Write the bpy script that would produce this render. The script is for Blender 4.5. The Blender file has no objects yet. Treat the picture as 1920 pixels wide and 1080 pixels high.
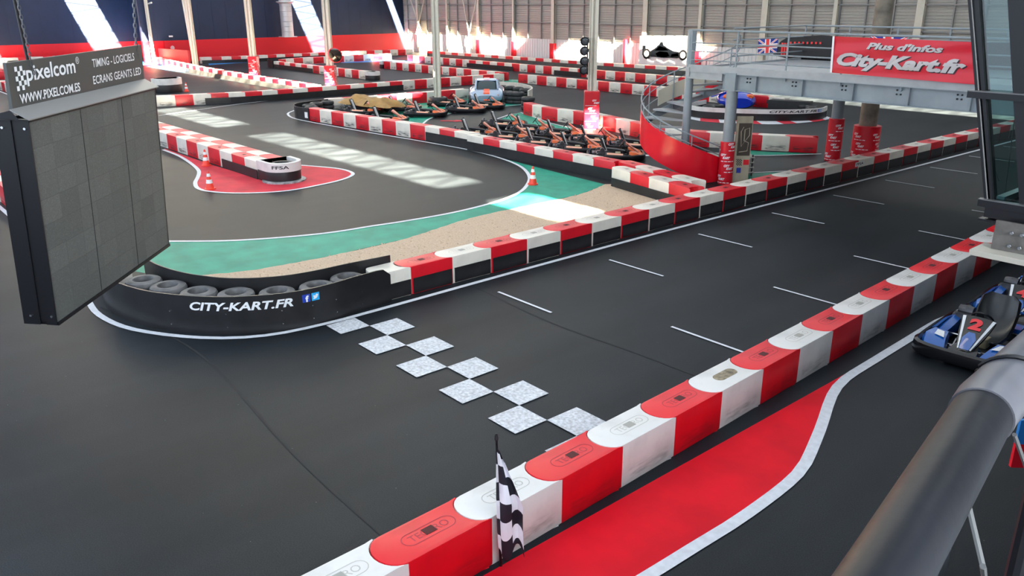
import bpy, bmesh, math, random
from mathutils import Vector, Matrix
random.seed(7)
SC = bpy.context.scene
COL = SC.collection
# ------------------------------------------------------------------ camera
# world axes: X runs along the hall towards the gallery, Y along the start straight, Z up
F, PITCH, ROLL, EYE = 1537.7, 0.3370, -0.004, 4.7345
U_ = (0.6518, -0.7584); V_ = (0.7584, 0.6518)
def cam2w(d): return Vector((d[0]*U_[0]+d[1]*U_[1], d[0]*V_[0]+d[1]*V_[1], d[2]))
cp, sp = math.cos(PITCH), math.sin(PITCH)
_fw = (0, cp, -sp); _up = (0, sp, cp)
cr, sr = math.cos(ROLL), math.sin(ROLL)
_rt2 = (cr, sr*_up[1], sr*_up[2]); _up2 = (-sr, cr*_up[1], cr*_up[2])
FW, RT, UP = cam2w(_fw), cam2w(_rt2), cam2w(_up2)
cam_data = bpy.data.cameras.new('camera'); cam_data.sensor_width = 36; cam_data.lens = F/1920*36
cam_data.clip_start = 0.05; cam_data.clip_end = 400
cam = bpy.data.objects.new('camera', cam_data); COL.objects.link(cam)
M = Matrix.Identity(4)
for i in range(3): M[i][0] = RT[i]; M[i][1] = UP[i]; M[i][2] = -FW[i]
M[2][3] = EYE
cam.matrix_world = M
SC.camera = cam
SC.view_settings.view_transform = 'Standard'; SC.view_settings.look = 'None'
SC.view_settings.gamma = 1; SC.view_settings.use_curve_mapping = False
SC.view_settings.exposure = 0.4
# ------------------------------------------------------------------ sun, sky and added fill lamps
world = bpy.data.worlds.new('sky'); SC.world = world; world.use_nodes = True
world.node_tree.nodes['Background'].inputs[0].default_value = (0.62, 0.78, 1.0, 1)
world.node_tree.nodes['Background'].inputs[1].default_value = 1.0
SUN = Vector((-1.6, 0.4, -1.0)).normalized()
ld = bpy.data.lights.new('sun', 'SUN'); ld.energy = 210; ld.angle = math.radians(0.9); ld.color = (1.0, 0.87, 0.64)
lo = bpy.data.objects.new('sun', ld); COL.objects.link(lo)
lo.rotation_euler = (-SUN).to_track_quat('Z', 'Y').to_euler(); lo.location = (30, 0, 40)
def area(name, loc, sx, sy, power, rot=(0, 0, 0), color=(0.87, 0.945, 1.0)):
    l = bpy.data.lights.new(name, 'AREA'); l.shape = 'RECTANGLE'; l.size = sx; l.size_y = sy; l.energy = power; l.color = color
    o = bpy.data.objects.new(name, l); COL.objects.link(o); o.location = loc; o.rotation_euler = rot; return o
area('skylight_fill', (-42, 20, 8.4), 76, 50, 8300)  # broad fill lamp added under the roof, standing in for skylight daylight
area('gallery_fill', (5.5, 0.5, 6.2), 4.6, 12, 1800, (0, math.radians(65), 0))  # unseen lamp added to brighten the faces turned to the camera
area('left_fill', (-30, -9, 5.0), 60, 5.5, 3200, (math.radians(78), 0, 0), (0.72, 0.84, 1.0))  # unseen bluish fill added for the sheen on the left floor, no window there
# ------------------------------------------------------------------ helpers
def ray(px, py):
    return FW + RT*((px-960)/F) - UP*((py-540)/F)
def AT(px, py, z=0.0):
    d = ray(px, py); t = (z-EYE)/d.z
    return Vector((d.x*t, d.y*t, z))
def ATB(px, py, b):
    d = ray(px, py); t = b/d.y
    return Vector((d.x*t, b, EYE+d.z*t))
def ATA(px, py, a):
    d = ray(px, py); t = a/d.x
    return Vector((a, d.y*t, EYE+d.z*t))
MATS = {}
def mat(name, col, rough=0.5, metal=0.0, noise=0.0, nscale=5.0, bump=0.0, bscale=60.0, coat=0.0, trans=0.0, spec=0.5, dark=None):
    if name in MATS: return MATS[name]
    m = bpy.data.materials.new(name); m.use_nodes = True; nt = m.node_tree; b = nt.nodes['Principled BSDF']
    b.inputs['Base Color'].default_value = (*col, 1); b.inputs['Roughness'].default_value = rough
    b.inputs['Metallic'].default_value = metal; b.inputs['Coat Weight'].default_value = coat
    b.inputs['Specular IOR Level'].default_value = spec
    if trans: b.inputs['Transmission Weight'].default_value = trans
    tc = nt.nodes.new('ShaderNodeTexCoord')
    if noise:
        n = nt.nodes.new('ShaderNodeTexNoise'); n.inputs['Scale'].default_value = nscale; n.inputs['Detail'].default_value = 6
        nt.links.new(tc.outputs['Object'], n.inputs['Vector'])
        r = nt.nodes.new('ShaderNodeMapRange'); r.inputs['From Min'].default_value = 0.3; r.inputs['From Max'].default_value = 0.7
        nt.links.new(n.outputs['Fac'], r.inputs['Value'])
        mx = nt.nodes.new('ShaderNodeMix'); mx.data_type = 'RGBA'
        d = dark or tuple(c*(1-noise) for c in col)
        mx.inputs['A'].default_value = (*d, 1); mx.inputs['B'].default_value = (*[min(1, c*(1+noise*0.5)) for c in col], 1)
        nt.links.new(r.outputs['Result'], mx.inputs['Factor']); nt.links.new(mx.outputs['Result'], b.inputs['Base Color'])
    if bump:
        n2 = nt.nodes.new('ShaderNodeTexNoise'); n2.inputs['Scale'].default_value = bscale; n2.inputs['Detail'].default_value = 4
        nt.links.new(tc.outputs['Object'], n2.inputs['Vector'])
        bp = nt.nodes.new('ShaderNodeBump'); bp.inputs['Strength'].default_value = bump; bp.inputs['Distance'].default_value = 0.01
        nt.links.new(n2.outputs['Fac'], bp.inputs['Height']); nt.links.new(bp.outputs['Normal'], b.inputs['Normal'])
    MATS[name] = m; return m

class MB:
    def __init__(s): s.v = []; s.f = []; s.m = []
    def add(s, vs, fs, mi=0, xf=None):
        o = len(s.v)
        s.v += [tuple(xf @ Vector(p)) if xf else tuple(p) for p in vs]
        s.f += [tuple(i+o for i in f) for f in fs]; s.m += [mi]*len(fs); return s
    def box(s, x0, x1, y0, y1, z0, z1, mi=0, xf=None):
        v = [(x0,y0,z0),(x1,y0,z0),(x1,y1,z0),(x0,y1,z0),(x0,y0,z1),(x1,y0,z1),(x1,y1,z1),(x0,y1,z1)]
        return s.add(v, [(0,3,2,1),(4,5,6,7),(0,1,5,4),(1,2,6,5),(2,3,7,6),(3,0,4,7)], mi, xf)
    def tube(s, pts, r, n=8, mi=0, closed=False, xf=None, flat=1.0):
        pts = [Vector(p) for p in pts]; N = len(pts); vs = []; fs = []
        for i, p in enumerate(pts):
            if closed: t = (pts[(i+1) % N]-pts[i-1])
            else: t = (pts[min(i+1, N-1)]-pts[max(i-1, 0)])
            t = t.normalized(); a = Vector((0,0,1)) if abs(t.z) < 0.9 else Vector((1,0,0))
            x = t.cross(a).normalized(); y = x.cross(t).normalized()
            rr = r[i] if isinstance(r, (list, tuple)) else r
            for k in range(n):
                q = 2*math.pi*k/n; vs.append(p + x*math.cos(q)*rr*flat + y*math.sin(q)*rr)
        for i in range(N if closed else N-1):
            j = (i+1) % N
            for k in range(n):
                fs.append((i*n+k, i*n+(k+1) % n, j*n+(k+1) % n, j*n+k))
        if not closed: fs += [tuple(range(n))[::-1], tuple((N-1)*n+k for k in range(n))]
        return s.add(vs, fs, mi, xf)
    def lathe(s, prof, n=20, c=(0,0,0), mi=0, xf=None, axis='z'):
        vs = []; fs = []
        for (r, z) in prof:
            for k in range(n):
                q = 2*math.pi*k/n
                p = (r*math.cos(q), r*math.sin(q), z)
                if axis == 'y': p = (p[0], p[2], p[1])
                if axis == 'x': p = (p[2], p[0], p[1])
                vs.append((p[0]+c[0], p[1]+c[1], p[2]+c[2]))
        for i in range(len(prof)-1):
            for k in range(n): fs.append((i*n+k, i*n+(k+1) % n, (i+1)*n+(k+1) % n, (i+1)*n+k))
        if prof[0][0] > 1e-5: fs.append(tuple(range(n))[::-1])
        if prof[-1][0] > 1e-5: fs.append(tuple((len(prof)-1)*n+k for k in range(n)))
        return s.add(vs, fs, mi, xf)
    def prism(s, outline, z0, z1, mi=0, xf=None):
        n = len(outline)
        vs = [(p[0], p[1], z0) for p in outline]+[(p[0], p[1], z1) for p in outline]
        fs = [tuple(range(n))[::-1], tuple(range(n, 2*n))]+[(i, (i+1) % n, (i+1) % n+n, i+n) for i in range(n)]
        return s.add(vs, fs, mi, xf)
    def poly(s, pts, mi=0, xf=None): return s.add(pts, [tuple(range(len(pts)))], mi, xf)
    def loft(s, rings, mi=0, xf=None, cap=True, closed=True):
        n = len(rings[0]); vs = [p for r in rings for p in r]; fs = []
        for i in range(len(rings)-1):
            for k in range(n if closed else n-1): fs.append((i*n+k, i*n+(k+1) % n, (i+1)*n+(k+1) % n, (i+1)*n+k))
        if cap and closed: fs += [tuple(range(n))[::-1], tuple((len(rings)-1)*n+k for k in range(n))]
        return s.add(vs, fs, mi, xf)
    def mesh(s, name, mats, smooth=False, bevel=0.0, tri=False):
        me = bpy.data.meshes.new(name); me.from_pydata(s.v, [], s.f)
        mats = mats if isinstance(mats, (list, tuple)) else [mats]
        for m in mats: me.materials.append(m)
        for p, mi in zip(me.polygons, s.m): p.material_index = mi
        bm = bmesh.new(); bm.from_mesh(me)
        bmesh.ops.recalc_face_normals(bm, faces=bm.faces)
        if bevel:
            bmesh.ops.remove_doubles(bm, verts=bm.verts, dist=1e-5)
            es = [e for e in bm.edges if len(e.link_faces) == 2 and e.calc_face_angle(0) > 0.6]
            bmesh.ops.bevel(bm, geom=es, offset=bevel, segments=2, affect='EDGES', profile=0.6)
        if tri: bmesh.ops.triangulate(bm, faces=[f for f in bm.faces if len(f.verts) > 4])
        bm.to_mesh(me); bm.free()
        if smooth:
            for p in me.polygons: p.use_smooth = True
            try: me.set_sharp_from_angle(angle=math.radians(40))
            except Exception: pass
        return me
    def build(s, name, mats, parent=None, smooth=False, bevel=0.0, loc=None, rz=None, tri=False, label=None):
        return link(name, s.mesh(name, mats, smooth, bevel, tri), parent, loc, rz, label)
def link(name, me, parent=None, loc=None, rz=None, label=None):
    o = bpy.data.objects.new(name, me); COL.objects.link(o)
    if parent is not None: o.parent = parent
    if loc is not None: o.location = loc
    if rz is not None: o.rotation_euler = (0, 0, rz)
    if label: o['label'] = label
    return o
def thing(name, label, cat, loc=(0,0,0), rz=0, group=None):
    o = bpy.data.objects.new(name, None); COL.objects.link(o); o.location = loc; o.rotation_euler = (0, 0, rz)
    o.empty_display_size = 0.2
    return tag(o, label, cat, group)
def tag(o, label=None, cat=None, group=None, kind=None):
    if label: o['label'] = label
    if cat: o['category'] = cat
    if group: o['group'] = group
    if kind: o['kind'] = kind
    return o
def dup(root, loc, rz, label, group=None):
    r = root.copy(); COL.objects.link(r); r.location = loc; r.rotation_euler = (0, 0, rz); r['label'] = label
    if group: r['group'] = group
    for ch in list(root.children):
        c = ch.copy(); COL.objects.link(c); c.parent = r
        for g in list(ch.children):
            d = g.copy(); COL.objects.link(d); d.parent = c
    return r
def structure(o): o['kind'] = 'structure'; return o
def catmull(pts, step=0.25, closed=False):
    pts = [Vector((*p, 0)[:3]) if len(p) == 2 else Vector(p) for p in pts]
    if closed: P = [pts[-1]]+pts+pts[:2]
    else: P = [2*pts[0]-pts[1]]+pts+[2*pts[-1]-pts[-2]]
    out = []
    for i in range(1, len(P)-2):
        n = max(2, int((P[i+1]-P[i]).length/step))
        for k in range(n):
            t = k/n
            a, b, c, d = P[i-1], P[i], P[i+1], P[i+2]
            out.append(0.5*((2*b)+(c-a)*t+(2*a-5*b+4*c-d)*t*t+(3*b-a-3*c+d)*t*t*t))
    if not closed: out.append(pts[-1])
    return out
def normals2(pts):
    out = []
    for i in range(len(pts)):
        t = pts[min(i+1, len(pts)-1)]-pts[max(i-1, 0)]; t.z = 0
        t = t.normalized() if t.length > 1e-9 else Vector((1,0,0)); out.append(Vector((-t.y, t.x, 0)))
    return out
_TC = {}
def text_geo(s, shear=0.0, bold=0.0, space=1.0):
    k = (s, shear, bold, space)
    if k in _TC: return _TC[k]
    c = bpy.data.curves.new('lettering_source', 'FONT'); c.body = s; c.size = 1; c.shear = shear; c.offset = bold; c.space_character = space
    c.resolution_u = 3; c.fill_mode = 'FRONT'
    o = bpy.data.objects.new('lettering_source', c); COL.objects.link(o)
    dg = bpy.context.evaluated_depsgraph_get(); me = bpy.data.meshes.new_from_object(o.evaluated_get(dg))
    v = [tuple(q.co) for q in me.vertices]; f = [tuple(p.vertices) for p in me.polygons]
    bpy.data.objects.remove(o); bpy.data.curves.remove(c); bpy.data.meshes.remove(me)
    x0 = min(q[0] for q in v); x1 = max(q[0] for q in v); y0 = min(q[1] for q in v); y1 = max(q[1] for q in v)
    v = [((q[0]-x0)/(x1-x0), (q[1]-y0)/(y1-y0)) for q in v]
    _TC[k] = (v, f); return _TC[k]
def put_text(mb, s, fn, w, h, x=0, y=0, mi=0, **kw):
    """lettering w by h at (x,y) of the mapping fn(x,y)->point"""
    v, f = text_geo(s, **kw)
    mb.add([fn(x+a*w, y+b*h) for a, b in v], f, mi)
def plane_fn(o, ex, ey):
    o, ex, ey = Vector(o), Vector(ex), Vector(ey)
    return lambda x, y: o+ex*x+ey*y
def curve_fn(pts, off=0.0):
    """x along the polyline, y up; off to the right of travel"""
    L = [0]
    for i in range(1, len(pts)): L.append(L[-1]+(pts[i]-pts[i-1]).length)
    nn = normals2(pts)
    def fn(x, y):
        x = max(0, min(L[-1]-1e-6, x)); i = 0
        while i < len(L)-2 and L[i+1] < x: i += 1
        t = (x-L[i])/(L[i+1]-L[i]); p = pts[i].lerp(pts[i+1], t); n = nn[i].lerp(nn[i+1], t)
        return Vector((p.x-n.x*off, p.y-n.y*off, y))
    return fn
def ordinal(n):
    W = ['zeroth','first','second','third','fourth','fifth','sixth','seventh','eighth','ninth','tenth','eleventh','twelfth','thirteenth','fourteenth','fifteenth','sixteenth','seventeenth','eighteenth','nineteenth','twentieth']
    return W[n] if n <= 20 else 'twenty-'+W[n-20] if n < 30 else 'thirtieth' if n == 30 else 'thirty-'+W[n-30] if n < 40 else 'fortieth'
# ------------------------------------------------------------------ materials
def asphalt_material():
    m = bpy.data.materials.new('asphalt'); m.use_nodes = True; nt = m.node_tree; b = nt.nodes['Principled BSDF']
    tc = nt.nodes.new('ShaderNodeTexCoord')
    def noise(sc, det=5, st=None):
        n = nt.nodes.new('ShaderNodeTexNoise'); n.inputs['Scale'].default_value = sc; n.inputs['Detail'].default_value = det
        if st:
            mp = nt.nodes.new('ShaderNodeMapping'); mp.inputs['Scale'].default_value = st
            nt.links.new(tc.outputs['Object'], mp.inputs['Vector']); nt.links.new(mp.outputs['Vector'], n.inputs['Vector'])
        else: nt.links.new(tc.outputs['Object'], n.inputs['Vector'])
        return n
    n1 = noise(0.35, 5); n2 = noise(90, 3); n3 = noise(0.5, 4, (2.5, 0.25, 1))
    add = nt.nodes.new('ShaderNodeMath'); add.operation = 'ADD'; nt.links.new(n1.outputs['Fac'], add.inputs[0]); nt.links.new(n3.outputs['Fac'], add.inputs[1])
    ramp = nt.nodes.new('ShaderNodeValToRGB'); ramp.color_ramp.elements[0].position = 0.38; ramp.color_ramp.elements[1].position = 0.62
    ramp.color_ramp.elements[0].color = (0.0088, 0.0118, 0.0150, 1); ramp.color_ramp.elements[1].color = (0.0180, 0.0228, 0.0280, 1)
    half = nt.nodes.new('ShaderNodeMath'); half.operation = 'MULTIPLY'; half.inputs[1].default_value = 0.5
    nt.links.new(add.outputs[0], half.inputs[0]); nt.links.new(half.outputs[0], ramp.inputs['Fac'])
    grain = nt.nodes.new('ShaderNodeMapRange'); grain.inputs['From Min'].default_value = 0.35; grain.inputs['From Max'].default_value = 0.7
    grain.inputs['To Min'].default_value = 0.65; grain.inputs['To Max'].default_value = 1.5; nt.links.new(n2.outputs['Fac'], grain.inputs['Value'])
    mul = nt.nodes.new('ShaderNodeMix'); mul.data_type = 'RGBA'; mul.blend_type = 'MULTIPLY'; mul.inputs['Factor'].default_value = 1
    nt.links.new(ramp.outputs['Color'], mul.inputs['A']); nt.links.new(grain.outputs['Result'], mul.inputs['B'])
    vor = nt.nodes.new('ShaderNodeTexVoronoi'); vor.inputs['Scale'].default_value = 5; nt.links.new(tc.outputs['Object'], vor.inputs['Vector'])
    lt = nt.nodes.new('ShaderNodeMath'); lt.operation = 'LESS_THAN'; lt.inputs[1].default_value = 0.018; nt.links.new(vor.outputs['Distance'], lt.inputs[0])
    mx = nt.nodes.new('ShaderNodeMix'); mx.data_type = 'RGBA'; mx.inputs['B'].default_value = (0.25, 0.27, 0.28, 1)
    nt.links.new(lt.outputs[0], mx.inputs['Factor']); nt.links.new(mul.outputs['Result'], mx.inputs['A']); nt.links.new(mx.outputs['Result'], b.inputs['Base Color'])
    b.inputs['Roughness'].default_value = 0.5; b.inputs['Specular IOR Level'].default_value = 0.16
    bp = nt.nodes.new('ShaderNodeBump'); bp.inputs['Strength'].default_value = 0.25; bp.inputs['Distance'].default_value = 0.005
    nt.links.new(n2.outputs['Fac'], bp.inputs['Height']); nt.links.new(bp.outputs['Normal'], b.inputs['Normal'])
    return m
ASPHALT = asphalt_material()
def plastic(name, col, dirt, rough=0.38):
    """moulded barrier plastic with rubber scuffs low on the front face"""
    m = bpy.data.materials.new(name); m.use_nodes = True; nt = m.node_tree; b = nt.nodes['Principled BSDF']
    tc = nt.nodes.new('ShaderNodeTexCoord'); sep = nt.nodes.new('ShaderNodeSeparateXYZ'); nt.links.new(tc.outputs['Object'], sep.inputs[0])
    oi = nt.nodes.new('ShaderNodeObjectInfo')
    n = nt.nodes.new('ShaderNodeTexNoise'); n.noise_dimensions = '4D'; n.inputs['Scale'].default_value = 4; n.inputs['Detail'].default_value = 6
    mp = nt.nodes.new('ShaderNodeMapping'); mp.inputs['Scale'].default_value = (1, 1, 6)
    nt.links.new(tc.outputs['Object'], mp.inputs['Vector']); nt.links.new(mp.outputs['Vector'], n.inputs['Vector'])
    w = nt.nodes.new('ShaderNodeMath'); w.operation = 'MULTIPLY'; w.inputs[1].default_value = 50; nt.links.new(oi.outputs['Random'], w.inputs[0]); nt.links.new(w.outputs[0], n.inputs['W'])
    def mr(src, a, c, d=0.0, e=1.0):
        r = nt.nodes.new('ShaderNodeMapRange'); r.inputs['From Min'].default_value = a; r.inputs['From Max'].default_value = c
        r.inputs['To Min'].default_value = d; r.inputs['To Max'].default_value = e; nt.links.new(src, r.inputs['Value']); return r.outputs['Result']
    def mth(op, a, b_):
        q = nt.nodes.new('ShaderNodeMath'); q.operation = op; q.use_clamp = True
        for i, s in enumerate((a, b_)):
            if isinstance(s, float): q.inputs[i].default_value = s
            else: nt.links.new(s, q.inputs[i])
        return q.outputs[0]
    low = mr(sep.outputs['Z'], 0.22, 0.15); low2 = mr(sep.outputs['Z'], 0.02, 0.06)
    xx = mth('MULTIPLY', mr(sep.outputs['X'], 0.08, 0.14), mr(sep.outputs['X'], 0.8, 0.72))
    smear = mth('MULTIPLY', mth('MULTIPLY', low, low2), xx)
    smear = mth('MULTIPLY', smear, mr(n.outputs['Fac'], 0.42, 0.62, 0.0, dirt))
    n2 = nt.nodes.new('ShaderNodeTexNoise'); n2.inputs['Scale'].default_value = 3; n2.inputs['Detail'].default_value = 8; nt.links.new(tc.outputs['Object'], n2.inputs['Vector'])
    tint = nt.nodes.new('ShaderNodeMix'); tint.data_type = 'RGBA'; tint.inputs['A'].default_value = (*col, 1); tint.inputs['B'].default_value = (*[c*0.8 for c in col], 1)
    nt.links.new(mr(n2.outputs['Fac'], 0.45, 0.75), tint.inputs['Factor'])
    mx = nt.nodes.new('ShaderNodeMix'); mx.data_type = 'RGBA'; mx.inputs['B'].default_value = (0.02, 0.02, 0.024, 1)
    nt.links.new(smear, mx.inputs['Factor']); nt.links.new(tint.outputs['Result'], mx.inputs['A']); nt.links.new(mx.outputs['Result'], b.inputs['Base Color'])
    b.inputs['Roughness'].default_value = rough
    return m
RED = plastic('red_plastic', (0.66, 0.006, 0.018), 0.8); WHITE = plastic('white_plastic', (0.74, 0.70, 0.62), 0.9)
REDC = plastic('red_plastic_clean', (0.72, 0.004, 0.014), 0.25); WHITEC = plastic('white_plastic_clean', (0.72, 0.71, 0.69), 0.35)
M_label_r = mat('red_label_relief', (0.40, 0.03, 0.05), 0.6); M_label_w = mat('white_label_relief', (0.50, 0.49, 0.45), 0.6)
M_hole_r = mat('red_hole_shade', (0.07, 0.002, 0.004), 0.7); M_hole_w = mat('white_hole_shade', (0.36, 0.35, 0.32), 0.7)
RUB = mat('black_rubber', (0.012, 0.012, 0.014), 0.42, noise=0.5, nscale=3, bump=0.15, bscale=20)
TYRE = mat('tyre_rubber', (0.028, 0.028, 0.030), 0.55, noise=0.4, nscale=9); TYREG = mat('grey_tyre_rubber', (0.12, 0.12, 0.125), 0.6, noise=0.5, nscale=6)  # lighter grey rubber is for the top tyre of a stack
PAINTW = mat('white_road_paint', (0.72, 0.75, 0.80), 0.5, noise=0.12, nscale=14, bump=0.2, bscale=80)
PAINTC = mat('worn_white_paint', (0.62, 0.64, 0.68), 0.6, noise=0.38, nscale=26, bump=0.4, bscale=60)
GREEN = mat('green_paint', (0.012, 0.30, 0.205), 0.5, noise=0.25, nscale=2.0, bump=0.2)
REDP = mat('red_floor_paint', (0.78, 0.004, 0.018), 0.7, noise=0.18, nscale=1.5)
PINKP = mat('faded_red_paint', (0.66, 0.04, 0.065), 0.65, noise=0.25, nscale=1.5)
for _m in (REDP, PINKP, GREEN): _m.node_tree.nodes['Principled BSDF'].inputs['Specular IOR Level'].default_value = 0.2
BLUEP = mat('blue_floor_paint', (0.02, 0.22, 0.60), 0.5, noise=0.1)
WPAINT = mat('cream_steel', (0.70, 0.66, 0.55), 0.4, noise=0.06)
GREYST = mat('grey_steel', (0.24, 0.28, 0.31), 0.42, noise=0.12, nscale=3)
BLACK = mat('black_metal', (0.005, 0.005, 0.007), 0.4, spec=.3)
BLK = mat('matt_black', (0.01, 0.01, 0.012), 0.6)
WRAP = mat('red_wrap', (0.62, 0.008, 0.022), 0.3, noise=0.1); WTXT = mat('white_print', (0.85, 0.85, 0.86), 0.5)
GALV = mat('galvanised_plate', (0.11, 0.10, 0.09), 0.5, metal=0.3, noise=0.4, nscale=8)
CHROME = mat('bright_metal', (0.55, 0.56, 0.58), 0.25, metal=1.0)
# ------------------------------------------------------------------ floor and hall
def gravel_material():
    m = mat('gravel', (0.56, 0.43, 0.31), 0.85, noise=0.22, nscale=30, bump=0.9, bscale=45); return m
GRAVEL = gravel_material()
fl = MB(); fl.poly([(-84, -14, 0), (8, -14, 0), (8, 52, 0), (-84, 52, 0)]); floor = structure(fl.build('floor', ASPHALT))
def decal(name, pts, m, z, label=None):
    o = MB().poly([(p[0], p[1], z) for p in pts]).build(name, m, floor, tri=True)
    if label: o['label'] = label
    return o
def stripe(name, pts, w, z, m, label=None, smooth=True):
    pts = catmull(pts) if smooth else [Vector((p[0], p[1], 0)) for p in pts]
    nn = normals2(pts); b = MB(); vs = []; fs = []
    for i, (p, n) in enumerate(zip(pts, nn)):
        ww = w(i/(len(pts)-1)) if callable(w) else w
        vs += [(p.x+n.x*ww/2, p.y+n.y*ww/2, z), (p.x-n.x*ww/2, p.y-n.y*ww/2, z)]
    for i in range(len(pts)-1): fs.append((2*i, 2*i+1, 2*i+3, 2*i+2))
    b.add(vs, fs); o = b.build(name, m, floor)
    if label: o['label'] = label
    return o
P = lambda l, z=0.0: [AT(x, y, z) for x, y in l]
# white edge of the infield curve
curve_px = [(553,207),(540,213),(548,221),(577,228),(620,236),(693,249),(772,262),(800,267),(877,281),(935,296),(975,312),(992,330),(989,346),(972,362),(930,379),(850,399),(760,415),(700,424),(600,439),(450,451),(320,453),(200,452)]
curve = catmull(P(curve_px), 0.3)
stripe('edge_line', P(curve_px), 0.10, 0.010, PAINTW, 'white edge line around the infield bend')
# green run-off between that line and the gravel
gl = [c for c in curve if c.x > -27.0 and c.y > 4.0]
i0 = min(range(len(curve)), key=lambda i: (curve[i]-AT(877, 281)).length)
gpts = curve[i0:]
green = list(gpts)+P([(230,505),(270,512),(350,518),(372,517),(440,511),(500,503),(620,480),(760,448),(880,410),(1000,384),(1090,364),(1135,346),(1070,330),(1000,312),(937,296)])
decal('green_runoff', green, GREEN, 0.003, 'bright green painted run-off')
gr = P([(1135,346),(1090,364),(1000,384),(880,410),(760,448),(620,480),(500,503),(440,511),(372,517),(350,518)])+[Vector((-13.4,4.4,0)),Vector((-12.2,5.0,0)),Vector((-11.75,6.0,0)),Vector((-11.5,7.3,0)),Vector((-11.5,15.4,0)),Vector((-11.6,16.3,0)),Vector((-14.6,16.9,0))]
# gravel bed as a bumpy grid clipped to the outline
def in_poly(x, y, poly):
    c = False; j = len(poly)-1
    for i in range(len(poly)):
        if (poly[i][1] > y) != (poly[j][1] > y) and x < (poly[j][0]-poly[i][0])*(y-poly[i][1])/(poly[j][1]-poly[i][1])+poly[i][0]: c = not c
        j = i
    return c
bm = bmesh.new(); vs = [bm.verts.new((p[0]+random.uniform(-.02,.02), p[1], 0.008)) for p in catmull(gr[:10], 0.12)[:-1]+gr[9:]]
fc = bm.faces.new(vs); bmesh.ops.triangulate(bm, faces=[fc])
me = bpy.data.meshes.new('gravel_bed'); bm.to_mesh(me); bm.free(); me.materials.append(GRAVEL)
gb = tag(link('gravel_bed', me), 'sandy gravel bed between the green run-off and the barriers', 'gravel', kind='stuff')
# loose pebbles along the gravel's edge
pb = MB(); GP = [(p.x, p.y) for p in gr]
for _ in range(2600):
    x = random.uniform(-18, -11.4); y = random.uniform(4, 17)
    if in_poly(x, y, GP):
        s = random.uniform(0.012, 0.03); pb.add([(x-s,y,0.008),(x,y-s,0.008),(x+s,y,0.008),(x,y+s,0.008),(x,y,0.008+s)], [(0,1,4),(1,2,4),(2,3,4),(3,0,4)])
pb.build('pebbles', GRAVEL, gb)
# start/finish straight: edge line, grid slots, chequered line
stripe('edge_line', [(-25,3.28,0),(-21.3,3.28,0),(-16,3.2,0),(-14.6,3.05,0),(-13.6,2.98,0),(-12.6,3.2,0),(-11.6,3.85,0),(-11.05,4.6,0),(-10.88,5.5,0),(-10.86,6.56,0),(-10.88,9.9,0),(-10.85,14.7,0),(-10.65,22,0),(-10.42,32.7,0),(-10.3,38,0)], 0.10, 0.010, PAINTW, 'white edge line along the start straight')
slots = []
OA, OB = -10.34, 5.99
for i in range(11):
    b0 = OB+(4.995+5.582*i)*0.5; a0 = OA+0.10; slots.append((a0, b0))
    b1 = OB+(6.94+5.582*i)*0.5; slots.append((OA+3.08, b1))
for a0, b0 in slots:
    if b0 > 37: continue
    MB().poly([(a0,b0-.025,.010),(a0+1.33,b0-.025,.010),(a0+1.33,b0+.025,.010),(a0,b0+.025,.010)]).build('grid_slot_line', PAINTW, floor)
sl = MB()
for i in range(-1, 10):
    a0 = OA+0.5*i; b0 = OB+(0 if i % 2 == 0 else -0.5)
    if i == -1: sl.poly([(a0+.05,b0,.012),(a0+.5,b0,.012),(a0+.5,b0+.5,.012),(a0+.05,b0+.5,.012)])
    else: sl.poly([(a0,b0,.012),(a0+.5,b0,.012),(a0+.5,b0+.5,.012),(a0,b0+.5,.012)])
tagd = sl.build('chequered_start_line', PAINTC, floor); tagd['label'] = 'chequered start line of worn white squares'
# red corner in the pit lane and its white edge
edge = P([(1760,603),(1705,636),(1640,676),(1585,711),(1560,742),(1545,785),(1528,830),(1495,890),(1400,965),(1300,1028),(1200,1090),(1080,1160)])
e2 = catmull(edge, 0.1); nn = normals2(e2)
red = [(-4.66,9.9,0)]+[(p.x, p.y, 0) for p in e2 if p.y < 9.5]+[(-3.9,1.2,0),(-4.55,1.2,0),(-4.66,3.0,0)]
decal('red_pit_corner', red, REDP, 0.004, 'bright red painted corner beside the barrier')
stripe('pit_lane_line', [(-4.55,17.5,0),(-4.62,13.5,0)]+edge, 0.13, 0.010, PAINTW, 'broad white pit lane line')
# painted tongue around the hairpin end
tong = catmull(P([(306,281),(340,295),(370,317),(372,330),(366,345),(380,357),(440,362.5),(530,359),(600,347),(645,336),(662,326),(640,317.5),(600,313),(560,310)]), 0.1)
decal('red_hairpin_apron', list(tong)+[Vector((-21.2,9.6,0)),Vector((-25,9.35,0)),Vector((-29,9.3,0))], PINKP, 0.004, 'faded red apron at the hairpin end')
stripe('edge_line', [tuple(p) for p in tong[::4]]+[tuple(tong[-1])], 0.11, 0.010, PAINTW, 'white line around the red hairpin apron')
stripe('edge_line', [(-56,9.0,0),(-40,9.0,0),(-30,9.05,0)], 0.10, 0.010, PAINTW, None)
stripe('edge_line', P([(298,217),(380,205),(467,193),(560,184),(640,176),(760,167)]), 0.08, 0.010, PAINTW, None)
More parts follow.
